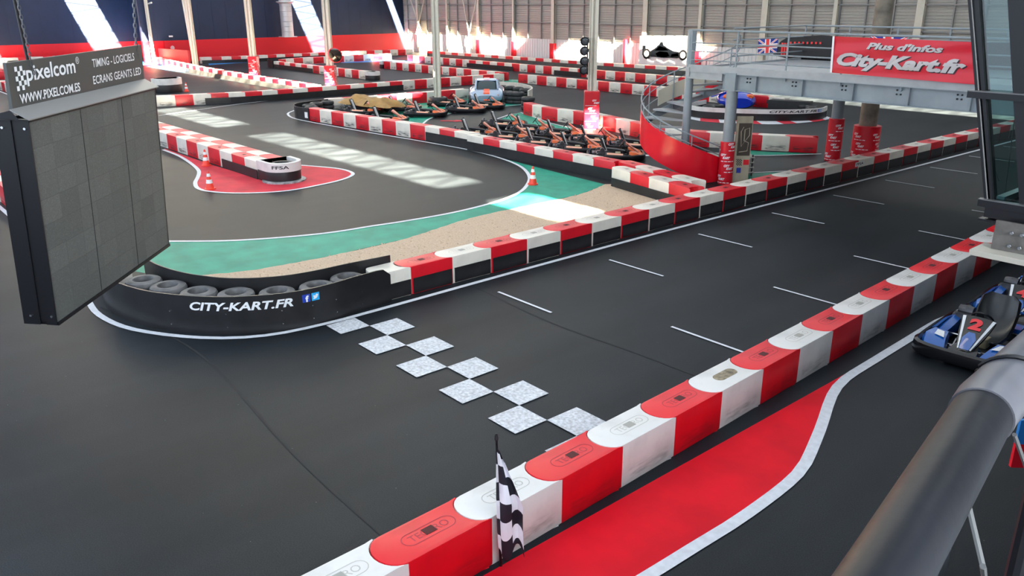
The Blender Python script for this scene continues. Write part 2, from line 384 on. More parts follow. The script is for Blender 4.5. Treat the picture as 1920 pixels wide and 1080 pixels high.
# pit enclosure
pitg = P([(640,203),(700,222),(793,234),(808,222),(850,212),(900,205),(985,196),(985,187),(930,176),(840,180),(700,194)])
decal('green_pit_floor', pitg, GREEN, 0.003, 'green floor under the parked karts')
stripe('edge_line', P([(793,232),(808,222),(850,212),(900,204),(990,195)]), 0.09, 0.010, PAINTW, None)
decal('green_pit_floor', P([(930,228),(953,217),(976,211),(1032,231),(1080,243),(1050,250)]), GREEN, 0.003, None)
stripe('edge_line', P([(930,224),(953,216),(976,211),(1032,231),(1080,243)]), 0.08, 0.010, PAINTW, None, smooth=False)
decal('green_runoff', P([(862,158),(905,152),(955,149),(1040,154),(1140,164),(1130,166),(1040,159),(960,156)]), GREEN, 0.003, None)
decal('green_runoff', P([(1395,281),(1440,285),(1525,288),(1525,290),(1440,291),(1395,291)]), GREEN, 0.003, None)
stripe('edge_line', P([(1395,292),(1440,292),(1540,289)]), 0.08, 0.010, PAINTW, None, smooth=False)
decal('green_runoff', P([(1395,326),(1500,321),(1560,312),(1500,330),(1395,348)]), GREEN, 0.003, None)
stripe('edge_line', P([(1290,322),(1395,325),(1500,320),(1560,311)]), 0.08, 0.010, PAINTW, None, smooth=False)
stripe('edge_line', P([(960,150),(1040,160),(1140,170),(1210,177),(1300,186)]), 0.08, 0.010, PAINTW, None)
stripe('edge_line', P([(1600,283),(1660,285),(1740,279)]), 0.08, 0.010, PAINTW, None, smooth=False)
decal('blue_kerb', P([(60,119.5),(120,117.5),(180,115),(235,110),(255,108),(262,113),(235,117.5),(180,121),(100,122)]), BLUEP, 0.003, 'blue painted kerb at the far bend')
decal('blue_kerb', P([(262,112),(284,119),(310,124),(347,131),(347,136),(310,131),(284,126),(262,121)]), BLUEP, 0.003, None)
decal('blue_kerb', P([(390,119),(500,112),(502,114),(392,122)]), BLUEP, 0.003, None)
decal('blue_kerb', P([(640,116),(700,113),(770,114),(850,119),(850,121),(770,117),(700,116.5),(640,118)]), BLUEP, 0.003, None)
stripe('edge_line', P([(560,122),(620,118),(700,113)]), 0.12, 0.008, PAINTW, None)
# painted kerb round the island, red and white wedges
ko = catmull(P([(1286,222),(1330,229),(1405,232),(1462,233),(1530,228),(1560,222)]), 0.2); ki = catmull(P([(1286,216),(1330,222),(1405,225),(1462,226),(1530,222),(1560,217)]), 0.2)
n = min(len(ko), len(ki)); kb = [MB(), MB()]
for i in range(n-1):
    k = int(i*9/(n-1)) % 2
    kb[k].poly([(ki[i].x,ki[i].y,.005),(ki[i+1].x,ki[i+1].y,.005),(ko[i+1].x,ko[i+1].y,.005),(ko[i].x,ko[i].y,.005)])
kb[0].build('kerb_paint', PAINTW, floor); kb[1].build('kerb_paint', PINKP, floor, )
# arrows on the pit floor
for (x, y, m) in ((848,227,PINKP),(1215,292,PAINTW)):
    p = AT(x, y); c_, s_ = (0.7, 0.7); q = lambda u, v: (p.x+u*c_-v*s_, p.y+u*s_+v*c_, .012)
    decal('floor_arrow', [Vector(q(*t)) for t in ((-.5,-.12),(.1,-.12),(.1,-.3),(.6,0),(.1,.3),(.1,.12),(-.5,.12))], m, .012)
# joints in the asphalt
JO = mat('asphalt_joint', (0.0075, 0.0095, 0.012), 0.75)
stripe('asphalt_joint', [(-14,3.1,0),(-11.2,3.6,0),(-7.5,3.35,0),(-5.2,3.3,0)], 0.035, 0.004, JO)
stripe('asphalt_joint', [(-10.8,8.35,0),(-8.6,8.2,0),(-7,8.3,0),(-5.2,8.35,0)], 0.03, 0.004, JO)
# ---- walls
BLUEW = mat('navy_wall', (0.008, 0.020, 0.060), 0.55, noise=0.12, nscale=1.2); REDW = mat('red_wall', (0.72, 0.006, 0.02), 0.5)
HW = 9.0
def wall_a(name, a, b0, b1, zb, t=0.3):
    w = MB(); w.box(a-t, a, b0, b1, zb, HW, 0); w.box(a-t, a+.02, b0, b1, 0, zb, 1)
    for k in range(int((b1-b0)/1.2)):   # panel joints
        w.box(a, a+.012, b0+k*1.2, b0+k*1.2+.03, zb, HW, 0)
    return structure(w.build(name, [BLUEW, REDW]))
wall_a('wall_back', -80.5, -14, 25.7, 1.42); wall_a('wall_far', -72.2, 22.6, 48.3, 1.72)
w = MB(); w.prism([(-80.5,25.5),(-72.3,22.65),(-72.3,22.9),(-80.5,25.75)], 1.6, HW, 0); w.prism([(-80.5,25.48),(-72.3,22.63),(-72.3,22.9),(-80.5,25.75)], 0, 1.6, 1); structure(w.build('wall_return', [BLUEW, REDW]))
LOUV = mat('grey_louvre', (0.42, 0.40, 0.36), 0.45, noise=0.05); WBAND = mat('white_cladding', (0.80, 0.80, 0.78), 0.5)
w = MB(); prof = []
z = 1.75
while z < HW:
    prof += [(0.0, z), (0.0, z+.09), (0.045, z+.10), (0.045, z+.155), (0.0, z+.17)]; z += 0.17
vs = []; fs = []
for (d, zz) in prof: vs += [(-73, 48-d, zz), (8, 48-d, zz)]
for i in range(len(prof)-1): fs.append((2*i, 2*i+1, 2*i+3, 2*i+2))
w.add(vs, fs, 0); w.box(-73, 8, 48.02, 48.3, 0, HW, 0)
# lower band: vertical ribs
for k in range(0, 270): w.box(-73+k*.3, -72.85+k*.3, 47.93, 48.02, 0, 1.75, 1)
w.box(-73, 8, 47.98, 48.02, 0, 1.75, 1)
structure(w.build('wall_right', [LOUV, WBAND]))
for nm, bx in (('wall_left', (-84, 8, -14.3, -14)), ('wall_gallery', (8, 8.3, -14, 48.3))):
    structure(MB().box(bx[0], bx[1], bx[2], bx[3], 0, HW).build(nm, mat('pale_wall', (0.5, 0.5, 0.5), 0.6)))
# structure of the right wall: rails, mullions and columns
tr = MB()
for zz in (3.0, 4.4, 5.8, 7.2): tr.box(-72, 8, 47.82, 47.94, zz, zz+.07)
for k in range(50):
    a = -71.4+k*1.62
    tr.box(a, a+.07, 47.85, 47.95, 1.75, HW)
structure(tr.build('trim_1', mat('mullion_steel', (0.25, 0.25, 0.245), 0.4)))
for k, (px, wd, wrp) in enumerate(((776,.3,0),(831,.22,0),(889,.34,1),(955,.2,1),(1029,.34,1),(1202,.42,0),(1305,.24,1),(1425,.42,0),(1557,.24,0),(1716,.42,0))):
    a = ATB(px, 40, 47.3).x
    c = MB().box(a-wd/2, a+wd/2, 47.68, 47.71, 0, HW).box(a-wd/2, a+wd/2, 47.88, 47.91, 0, HW).box(a-.02, a+.02, 47.7, 47.9, 0, HW)
    names = ['in the hall corner','left of the braced bay','with a red wrap, left of three','with a narrow red wrap, middle of three','with a red wrap, right of three','beside the racing car banner','behind the spiral stair','behind the flag banner','behind the red banner','at the right behind the banner']
    o = thing('wall_column', 'cream steel wall column '+names[k], 'column', (0,0,0), 0, 'columns along the louvred wall')
    c.build('shaft', WPAINT, o)
    if wrp: MB().box(a-wd/2-.06, a+wd/2+.06, 47.62, 47.92, 0.25, 1.45).build('padding', REDW, o, label='red protective wrap')
# cross braces on the right wall
br = MB()
for (x0, y0, x1, y1) in ((795,0,780,64),(770,0,790,60),(868,0,886,100),(893,0,880,60)):
    p, q = ATB(x0, y0, 47.6), ATB(x1, y1, 47.6); br.tube([p, q], .06, 6)
structure(br.build('trim_2', WPAINT))
# ---- unseen roof with skylight strips, openings shaped to place the sun patches
roof = MB(); ST = ((9.65, 1.5), (18.85, 2.5), (35.2, 2.0), (44.65, 0.75))
SH = 14.4
def slab(b0, b1): roof.box(-84, 9, b0, b1, 9.0, 9.25)
prev = -14.3
for bc, wd in ST: slab(prev, bc-wd/2); prev = bc+wd/2
slab(prev, 48.3)
lit = {0: ((-99,-56),(-53,-43.5),(-40.3,-32.3),(-29.8,-17.2),(-15.6,-12.7)), 1: ((-99,-70),(-68.5,-55),(-54,-41),(-36.6,-34.3),(-23.6,-21.6)), 2: ((-99,-71),(-69,-57),(-27,-7)), 3: ((-82,-56),(-51.5,-37))}
for k, (bc, wd) in enumerate(ST):
    prev = -84
    for (f0, f1) in lit[k]:
        o0, o1 = f0+SH, f1+SH
        if o0 > prev: roof.box(prev, o0, bc-wd/2, bc+wd/2, 9.0, 9.25)
        prev = max(prev, o1)
    roof.box(prev, 9, bc-wd/2, bc+wd/2, 9.0, 9.25)
roof.box(-9.6, -6.0, 17.6, 19.4, 9.0, 9.25)  # extra roof piece added to keep the sun stripe off the karts
structure(roof.build('ceiling', mat('roof_deck', (0.42, 0.50, 0.62), 0.6)))
ts = MB()
for k, (bc, wd) in enumerate(ST[:3]):     # lattice girders seen as shadows in the light patches
    for j in range(57):
        a = -83.6+j*1.6
        ts.tube([(a, bc-wd*.7, 8.9), (a+.8, bc+wd*.7, 8.9)], .045, 5); ts.tube([(a+.8, bc+wd*.7, 8.9), (a+1.6, bc-wd*.7, 8.9)], .045, 5)
structure(ts.build('trim_3', WPAINT))
# ------------------------------------------------------------------ barrier blocks
BL, BW, BH = 0.88, 0.45, 0.5
def block_mesh(name, m):
    o = [(0, 0)]
    o.append((BL-.004, 0))
    for k in range(1, 12):
        q = math.pi*k/12; o.append((BL-.004-.18*math.sin(q), BW/2-BW/2*math.cos(q)))
    o.append((BL-.004, BW)); o.append((0, BW))
    for k in range(1, 12):
        q = math.pi*k/12; o.append((-.175*math.sin(q), BW/2+BW/2*math.cos(q)))
    return MB().prism(o, 0, BH).mesh(name, m, bevel=0.014, smooth=True)
ME = {('red',0): block_mesh('barrier_block', RED), ('white',0): block_mesh('barrier_block', WHITE), ('red',1): block_mesh('barrier_block', REDC), ('white',1): block_mesh('barrier_block', WHITEC)}
def stadium(cx, cy, L, R, n=8):
    pts = []
    for k in range(n+1):
        q = -math.pi/2+math.pi*k/n; pts.append((cx+L/2-R+R*math.cos(q), cy+R*math.sin(q)))
    for k in range(n+1):
        q = math.pi/2+math.pi*k/n; pts.append((cx-L/2+R+R*math.cos(q), cy+R*math.sin(q)))
    return pts
def ring(mb, a, b, z, mi=0):
    n = len(a); vs = [(p[0],p[1],z) for p in a]+[(p[0],p[1],z) for p in b]
    mb.add(vs, [(i,(i+1)%n,(i+1)%n+n,i+n) for i in range(n)], mi)
def relief(m):
    b = MB(); ring(b, stadium(.36,BW/2,.54,.085), stadium(.36,BW/2,.525,.076), BH+.0015)
    put_text(b, 'TECPRO', plane_fn((0,0,BH+.0015),(1,0,0),(0,1,0)), .40, .085, .16, BW/2-.042, bold=0.0)
    return b.mesh('top_relief', m)
RELIEF = {'red': relief(M_label_r), 'white': relief(M_label_w)}
def hole(m): return MB().prism([(.31,.185),(.42,.185),(.42,.275),(.31,.275)], BH-.004, BH+.003).mesh('filler_hole', m)  # flat plug, coloured dark to stand for the shade inside the hole
HOLE = {'red': hole(M_hole_r), 'white': hole(M_hole_w)}
cav = MB().prism(stadium(.38,BW/2,.40,.075), BH-.004, BH+.003).mesh('open_cavity', mat('cavity_beige', (0.30,0.25,0.17), 0.8, noise=0.7, nscale=12))
SKIRT = MB().box(.03, BL-.03, -.014, .002, .015, .285, 0).mesh('rubber_skirt', RUB, bevel=.003)
NB = [0]; STUFF = {'red': MB(), 'white': MB()}
def place_row(pts, n, start, desc, group, skirt=False, detail=0, cols=None, stuff=(), W=None, special={}):
    pts = [Vector((p[0], p[1], 0)) for p in pts]; L = [0]
    for i in range(1, len(pts)): L.append(L[-1]+(pts[i]-pts[i-1]).length)
    def at(s):
        i = 0
        while i < len(L)-2 and L[i+1] < s: i += 1
        return pts[i].lerp(pts[i+1], (s-L[i])/(L[i+1]-L[i]))
    if n is None: n = max(1, round(L[-1]/BL))
    Ls = L[-1]/n
    for i in range(n):
        c = cols[i] if cols else (start if i % 2 == 0 else ('white' if start == 'red' else 'red'))
        p0, p1 = at(i*Ls), at(min((i+1)*Ls, L[-1]-1e-6)); ang = math.atan2(p1.y-p0.y, p1.x-p0.x); sx = Ls/BL
        if i in stuff:
            xf = Matrix.Translation(p0) @ Matrix.Rotation(ang, 4, 'Z')
            STUFF[c].box(0, Ls-.01, 0, BW, 0, BH, 0, xf); continue
        o = link('barrier_block', ME[(c, 1 if detail == 2 else 0)], None, p0, ang)
        o.scale = (sx, 1, 1); NB[0] += 1
        lab = special.get(i, f"{c} barrier block, {ordinal(i+1)} from the left in the {desc}")
        tag(o, lab, 'barrier block', group)
        if skirt: link('rubber_skirt', SKIRT, o)
        if detail >= 1 and i not in special: link('top_relief', RELIEF[c], o)
        if i in special: link('open_cavity', cav, o)
        elif detail >= 1 or (c == 'red' and not skirt and desc in HOLED): link('filler_hole', HOLE[c], o)
HOLED = ('double row leading to the hairpin end',)
# near row beside the pit lane
place_row([(-4.59,.275),(-4.72,3.83),(-5.05,11.81),(-5.35,19.8)], 22, 'white', 'near row along the pit lane', 'barrier blocks of the near pit lane row', detail=2,
    cols=['white','red','white','white' if False else 'red']+['white' if k % 2 == 0 else 'red' for k in range(18)],
    special={8: 'white barrier block with an open oval cavity in the near pit lane row'})
# row behind the grid
place_row([(-11.12,6.74),(-11.12,7.31)], 1, 'white', 'stub beside the black corner wall', 'barrier blocks between the straight and the gravel', skirt=True)
place_row([(-11.12,7.31),(-11.10,14.36),(-10.92,24),(-10.74,33.65),(-10.66,38)], 35, 'red', 'row between the straight and the gravel', 'barrier blocks between the straight and the gravel', skirt=True, detail=1)
place_row([(-25.4,3.42),(-14.75,3.42)], 12, 'red', 'short row behind the hanging screen', 'barrier blocks behind the screen', stuff=range(4, 12))
# double row to the hairpin end
place_row([(-56,9.2),(-47,9.2),(-30.0,9.38),(-21.95,9.50)], 39, 'white', 'double row leading to the hairpin end', 'barrier blocks in the double hairpin row', stuff=range(6, 28))
place_row([(-56,9.66),(-47,9.66),(-30.0,9.84),(-21.95,9.96)], 39, 'red', 'back half of the double hairpin row', 'barrier blocks behind the double hairpin row', stuff=range(0, 28))
# middle rows
place_row([(-41.3,13.2),(-40.15,17.3),(-39.9,22.5),(-39.75,33.6)], 25, 'white', 'long row behind the sunlit bend', 'barrier blocks behind the sunlit bend')
place_row([(-38.75,33.9),(-20.7,34.2)], 22, 'red', 'row crossing behind the lamp pole', 'barrier blocks crossing behind the pole')
place_row([(-53.9,33.9),(-40.2,33.9)], 17, 'red', 'row left of the green corner', 'barrier blocks left of the green corner')
place_row([(-59.0,39.4),(-28.5,39.5)], 37, 'red', 'second row before the louvred wall', 'barrier blocks before the louvred wall', stuff=range(33, 37))
place_row([(-63.1,44.3),(-42,44.7),(-33.0,45.6)], 34, 'red', 'last row under the white cladding', 'barrier blocks under the white cladding')
place_row([(-68.6,25.9),(-67.8,28.7),(-67.5,38),(-66.4,45.0)], 25, 'white', 'row along the red wall', 'barrier blocks along the red wall')
place_row([(-60.0,28.05),(-47.1,28.2)], 15, 'white', 'near side of the far hairpin', 'barrier blocks on the near side of the far hairpin')
place_row([(-61.3,29.0),(-62.2,31.2),(-62.0,39.8)], 12, 'red', 'far side of the far hairpin', 'barrier blocks on the far side of the far hairpin')
place_row([(-71.8,23.0),(-66.7,22.5),(-58.2,21.7),(-50,21.4),(-41.0,21.3)], 36, 'red', 'sunlit row under the poles', 'barrier blocks of the sunlit row')
place_row([(-79.0,12.0),(-78.8,21.4),(-79.2,23.9)], 13, 'white', 'row at the blue kerb', 'barrier blocks at the blue kerb', skirt=True)
place_row([(-63.5,10.2),(-63.3,11.7),(-61.8,15.0)], 6, 'red', 'short sunlit row behind the sign', 'barrier blocks behind the sign', cols=['red','white','white','white','red','white'])
# rows round the kart park
place_row([(-32.1,16.35),(-24.4,16.95),(-21.9,17.0)], 12, 'red', 'front row of the kart park', 'barrier blocks before the kart park')
place_row([(-21.84,16.85),(-15.2,16.85)], 8, 'white', 'row with the long rubber strip', 'barrier blocks above the gravel', detail=1)
place_row([(-14.75,16.25),(-11.75,15.70)], 4, 'white', 'short row meeting the straight', 'barrier blocks meeting the straight', detail=1)
place_row([(-15.2,17.0),(-12.2,16.35)], 4, 'red', 'pair row behind the short row', 'barrier blocks paired behind the short row', detail=1)
place_row([(-34.6,18.7),(-34.1,21),(-33.9,26.3)], 9, 'white', 'back row of the kart park', 'barrier blocks at the back of the kart park')
place_row([(-27.45,24.3),(-25.84,23.8),(-22.9,23.85),(-19.4,23.0)], 9, 'red', 'row beside the wrapped pole', 'barrier blocks beside the wrapped pole')
place_row([(-19.3,22.95),(-17.3,22.96),(-13.75,24.95)], 7, 'red', 'row behind the spiral stair', 'barrier blocks behind the spiral stair')
for c, m in (('red', RED), ('white', WHITE)):
    tag(STUFF[c].build('barrier_block_run', m), f'{c} barrier blocks half hidden behind the hanging screen and the stair', 'barrier blocks', kind='stuff')
# long black rubber strips
def ribbon(mb, pts, z0, z1, off=0.02, th=0.018, mi=0, top=None):
    nn = normals2(pts); rings = []
    for i, (p, n) in enumerate(zip(pts, nn)):
        zt = top(i/(len(pts)-1)) if top else z1
        a = p-n*off; b = p-n*(off+th)
        rings.append([(a.x,a.y,z0),(b.x,b.y,z0),(b.x,b.y,zt),(a.x,a.y,zt)])
    mb.loft(rings, mi); return mb
def strip(pts, z1, label, m=RUB, z0=0.0):
    p = catmull(pts, 0.6); o = ribbon(MB(), p, z0, z1).build('rubber_strip', m); return tag(o, label, 'rubber strip')
RUBG = mat('dusty_rubber', (0.075, 0.075, 0.072), 0.6, noise=0.4, nscale=2)
strip([(-40.75,15.3,0),(-40.1,17.3,0),(-39.9,22.5,0),(-39.8,26.2,0)], .30, 'long black rubber strip behind the sunlit bend')
strip([(-24.4,16.95,0),(-21.9,17.0,0)], .32, 'black rubber strip on the front row of the kart park')
strip([(-21.84,16.85,0),(-15.2,16.85,0)], .30, 'long black rubber strip above the gravel')
strip([(-24.4,9.47,0),(-22.0,9.50,0)], .27, 'black rubber strip at the end of the double hairpin row')
strip([(-14.75,16.25,0),(-11.8,15.72,0)], .24, 'short black rubber strip meeting the straight')
strip([(-50.9,39.35,0),(-45.6,39.4,0)], .30, 'dark rubber strip before the louvred wall, left one')
strip([(-41.4,39.43,0),(-38.9,39.43,0)], .30, 'dark rubber strip before the louvred wall, right one')
strip([(-63.1,44.3,0),(-42,44.7,0),(-33,45.6,0)], .29, 'dusty rubber strip under the white cladding', RUBG)
strip([(-60.0,28.05,0),(-54,28.1,0)], .30, 'black rubber strip on the far hairpin')
strip([(-68.6,25.9,0),(-67.8,28.7,0),(-67.5,38,0)], .26, 'dark rubber strip along the red wall')
strip([(-66,22.4,0),(-58.2,21.7,0),(-50,21.4,0),(-41.0,21.3,0)], .28, 'dusty rubber strip on the sunlit row', RUBG)
# federation letters on two blocks
def patch(name, fn, w, h, m, s, tm, th=.01, parent=None, bold=.02, label=None, pad=.12):
    b = MB(); b.poly([fn(0,0), fn(w,0), fn(w,h), fn(0,h)], 0)
    f2 = lambda x, y: fn(x, y)+off
    off = (fn(w,0)-fn(0,0)).cross(fn(0,h)-fn(0,0)).normalized()*.004
    put_text(b, s, f2, w*(1-2*pad), h*.62, w*pad, h*.19, 1, bold=bold)
    return b.build(name, [m, tm], parent, label=label)
fa = ATA(1556, 320, -10.99)
def on_row_a(y): return -11.10+(y-14.36)*0.0187
lb = patch('letter_plate', lambda x, y: Vector((on_row_a(22.0)+.02, 22.0+x, .33+y)), .52, .12, WTXT, 'FFSA', BLK); tag(lb, 'small FFSA plate on a white block of the straight row', 'plate')
# ------------------------------------------------------------------ tyres
def tyre_mesh(m, name='tyre'):
    return MB().lathe([(.165,.0),(.23,.0),(.275,.02),(.29,.055),(.29,.115),(.275,.15),(.23,.172),(.165,.17),(.15,.14),(.15,.03),(.165,.0)], 24).mesh(name, m, smooth=True)
TY, TYG = tyre_mesh(TYRE), tyre_mesh(TYREG)
def tyre_stack(x, y, n, desc, group, grey=False, s=1.0, z0=0.0):
    for k in range(n):
        o = link('tyre', TYG if (grey and k == n-1) else TY, None, (x+random.uniform(-.01,.01), y+random.uniform(-.01,.01), z0+k*.173*s), random.uniform(0, 6)); o.scale = (s, s, s)
        pos = 'on top' if k == n-1 else 'at the bottom' if k == 0 else 'in the middle'
        tag(o, f'black tyre {pos} of {desc}', 'tyre', group)
tc_ = [(-13.45,3.68),(-12.88,3.88),(-12.30,4.14),(-11.84,4.55),(-11.48,5.06),(-11.33,5.66),(-11.37,6.22)]
for k, (x, y) in enumerate(tc_): tyre_stack(x-.0, y+.0, 3, f'stack {ordinal(k+1)} from left in the corner wall', 'tyres inside the black corner wall', True, .98)
# black rubber wraps of the corner
outer = catmull([(-14.9,3.40,0),(-14.0,3.22,0),(-13.3,3.24,0),(-12.45,3.50,0),(-11.70,4.02,0),(-11.27,4.55,0),(-11.03,5.09,0),(-10.98,5.63,0),(-11.04,6.20,0),(-11.08,6.85,0)], .12)
cw = thing('tyre_barrier', 'curved black rubber tyre wall with the CITY-KART.FR lettering', 'tyre wall', (0,0,0))
N_ = len(outer)
ribbon(MB(), outer, 0, .6, off=0, th=.03, top=lambda t: .6 if t < .97 else .6-.12*((t-.97)/.03)**2).build('outer_sheet', RUB, cw, smooth=True)
inner = catmull([(-14.3,3.98,0),(-13.64,4.02,0),(-12.95,4.20,0),(-12.35,4.52,0),(-12.02,4.86,0),(-11.78,5.30,0),(-11.68,5.80,0),(-11.66,6.4,0),(-11.60,7.2,0)], .15)
ribbon(MB(), inner, 0, .62, off=0, th=.02).build('inner_sheet', RUB, cw, smooth=True)
fo = curve_fn(outer, .034)
def s_of(p, pts):
    best = 0; bd = 9e9; s = 0
    for i, q in enumerate(pts):
        if i: s += (q-pts[i-1]).length
        d = (q-p).length
        if d < bd: bd = d; best = s
    return best
sa, sb = s_of(AT(364, 622), outer), s_of(AT(560, 616), outer)
LET = mat('silver_lettering', (0.80, 0.82, 0.84), 0.4)
b = MB(); put_text(b, 'CITY-KART.FR', fo, sb-sa, .135, sa, .375, 0, shear=.25, bold=.03); b.build('lettering', LET, cw)
FB, TW = mat('social_blue', (0.015, 0.05, 0.42), 0.4), mat('sky_blue_print', (0.02, 0.40, 0.80), 0.4)
def social(fn, s, x, y, parent):
    b = MB(); k = 6
    for i, mi in ((0, 0), (1, 1)):
        x0 = x+i*s*1.18
        for j in range(k): b.poly([fn(x0+s*j/k, y), fn(x0+s*(j+1)/k, y), fn(x0+s*(j+1)/k, y+s), fn(x0+s*j/k, y+s)], mi)
    f2 = lambda u, v: fn(u, v)+(fn(u, v)-Vector((0,0,0))).normalized()*0
    g = curve_push(fn)
    put_text(b, 'f', g, s*.42, s*.82, x+s*.38, y+s*.02, 2, bold=.05)
    x0 = x+s*1.18; bird = [(.12,.25),(.35,.2),(.62,.28),(.78,.5),(.8,.66),(.92,.76),(.78,.76),(.66,.84),(.52,.76),(.48,.62),(.2,.74),(.24,.56),(.18,.5),(.3,.4)]
    b.add([g(x0+p[0]*s, y+p[1]*s) for p in bird], [tuple(range(len(bird)))], 2)
    return b.build('social_icons', [FB, TW, WTXT], parent)
def curve_push(fn, d=.004):
    def g(x, y):
        p = fn(x, y); q = fn(x+.01, y)-fn(x-.01, y)
        nrm = Vector((q.y, -q.x, 0)); return p+nrm.normalized()*d
    return g
s1 = s_of(AT(575, 614), outer); social(fo, .125, s1, .40, cw)
bb = MB()
for x in [sa-.35, sa+.55, sa+1.35, s1+.15, s1+.55, s1+1.05]:
    for z in (.12, .33):
        bb.tube([fo(x, z), curve_push(fo, .012)(x, z)], .010, 6)
bb.build('bolts', CHROME, cw)
# hairpin end: drum with white band
def end_cap(name, cx, cy, r, h, ang, label, txt=None, tail=.5):
    o = thing(name, label, 'barrier end', (cx, cy, 0), ang)
    def out(R, n=16): return [(-tail, -R)]+[(R*math.cos(q), R*math.sin(q)) for q in [-math.pi/2+math.pi*k/n for k in range(n+1)]]+[(-tail, R)]
    MB().prism(out(r), 0, h*.58).build('rubber_base', RUB, o, smooth=True, bevel=.01)
    b = MB(); A, B = out(r+.02), out(r-.10)
    n = len(A)
    for (z0, z1) in ((h*.56, h),):
        b.add([(p[0],p[1],z0) for p in A]+[(p[0],p[1],z1) for p in A]+[(p[0],p[1],z1) for p in B]+[(p[0],p[1],z0) for p in B],
              [(i,(i+1)%n,(i+1)%n+n,i+n) for i in range(n)]+[(n+i,n+(i+1)%n,2*n+(i+1)%n,2*n+i) for i in range(n)]+[(2*n+i,2*n+(i+1)%n,3*n+(i+1)%n,3*n+i) for i in range(n)])
    b.build('white_band', WHITEC, o, smooth=True)
    if txt:
        def f(x, y):
            q = x/(r+.024)-1.75+.75; return Vector(((r+.024)*math.cos(q), (r+.024)*math.sin(q), y))
        b = MB(); put_text(b, txt, f, .48, .09, .0, h*.72, bold=.02); b.build('lettering', BLK, o)
    t = link('tyre', TY, o, (.0,0,h*.6)); t.scale = (1.2,1.2,1)
    return o
ec = end_cap('hairpin_end', -21.45, 9.98, .50, .55, 0, 'rounded hairpin end with white FFSA band over black rubber', 'FFSA', .52)
MB().lathe([(.60,.0),(.60,.035),(.55,.05),(0,.05)], 24, (0.05,0,0)).build('foot_sheet', mat('scuffed_sheet', (0.35,0.35,0.36), 0.35, noise=0.8, nscale=5, dark=(0.02,0.02,0.02)), ec)
end_cap('hairpin_end', -46.6, 28.45, .42, .5, 0, 'white and black rounded end of the far hairpin row', None, .3)
end_cap('hairpin_end', -54.4, 34.3, .42, .5, math.pi, 'white and black rounded end left of the green corner row', None, .3)
p = AT(316, 172); end_cap('hairpin_end', p.x, p.y, .75, .75, 0, 'round white and black hairpin end beside the sign', None, .3)
# kart park left hairpin, wrapped tyres
hp = catmull([(-32.05,16.35,0),(-32.9,16.2,0),(-33.9,16.7,0),(-34.3,17.6,0),(-34.5,18.6,0)], .2)[::-1]
hp2 = catmull([(-34.5,18.6,0),(-34.3,17.6,0),(-33.9,16.7,0),(-32.9,16.2,0),(-32.05,16.35,0)], .2)
o = ribbon(MB(), hp2, 0, .52, off=0, th=.03).build('rubber_wrap', RUB, None, smooth=True); tag(o, 'black rubber wrap round the left end of the kart park', 'rubber wrap')
for k, (x, y) in enumerate(((-32.6,16.75),(-33.3,17.0),(-33.75,17.6),(-33.95,18.25))): tyre_stack(x, y, 3, f'stack {ordinal(k+1)} from right in the kart park end', 'tyres at the left end of the kart park')
pl = MB().box(-.26,.26,-.02,0,0,.24).build('notice_plate', WTXT, None, loc=(-32.35,16.27,.1), rz=.1); tag(pl, 'small white notice on the rubber end of the kart park', 'plate')
q = AT(632, 196); nb = patch('number_board', lambda x, y: Vector((-34.42+.2*x, 19.3+x, .12+y)), .42, .30, WTXT, '122', mat('print_blue', (.02,.05,.3), .5), bold=0); tag(nb, 'white number board reading 122 in the kart park', 'number board')
# far hairpin nose wrap
hp3 = catmull([(-61.1,28.95,0),(-61.4,28.6,0),(-61.2,28.15,0),(-60.0,28.0,0)], .2)
o = ribbon(MB(), hp3, 0, .6, off=0, th=.05).build('rubber_wrap', RUB, None); tag(o, 'black rubber wrap at the nose of the far hairpin', 'rubber wrap')
# island with white banded tyre wall
isl = catmull([(-22.9,31.3,0),(-22.75,30.2,0),(-22.45,29.5,0),(-21.9,29.1,0),(-21.2,29.1,0),(-20.2,29.55,0),(-19.3,30.15,0),(-18.6,30.85,0),(-18.1,31.6,0),(-17.9,32.4,0),(-18.1,33.2,0)], .15)
iw = thing('tyre_barrier', 'oval island wall with a white CITY-KART.FR band over black rubber', 'tyre wall', (0,0,0))
ribbon(MB(), isl, 0, .30, off=0, th=.03).build('rubber_sheet', RUB, iw, smooth=True)
ribbon(MB(), isl, .29, .47, off=-.02, th=.06).build('white_band', WHITEC, iw, smooth=True)
fi = curve_fn(isl, .045); s0, s9 = s_of(AT(1438, 224), isl), s_of(AT(1508, 222), isl)
b = MB(); put_text(b, 'CITY-KART.FR', fi, s9-s0, .10, s0, .33, 0, shear=.25, bold=.02); b.build('lettering', BLK, iw)
social(fi, .11, s9+.06, .325, iw)
for k, (x, y) in enumerate(((-22.2,31.2),(-22.15,30.5),(-21.7,29.75),(-18.6,32.5),(-18.75,33.2),(-19.1,33.8),(-19.6,34.0))): tyre_stack(x, y, 2, f'stack {ordinal(k+1)} from left behind the island wall', 'tyres behind the island wall')
bx = MB().box(-.9,.9,-.35,.35,0,.45).box(-.95,.95,-.38,-.35,.3,.47).build('rubber_box', RUB, None, loc=(-20.3,34.0,0), rz=.3); tag(bx, 'black rubber covered block at the back of the island', 'rubber block')
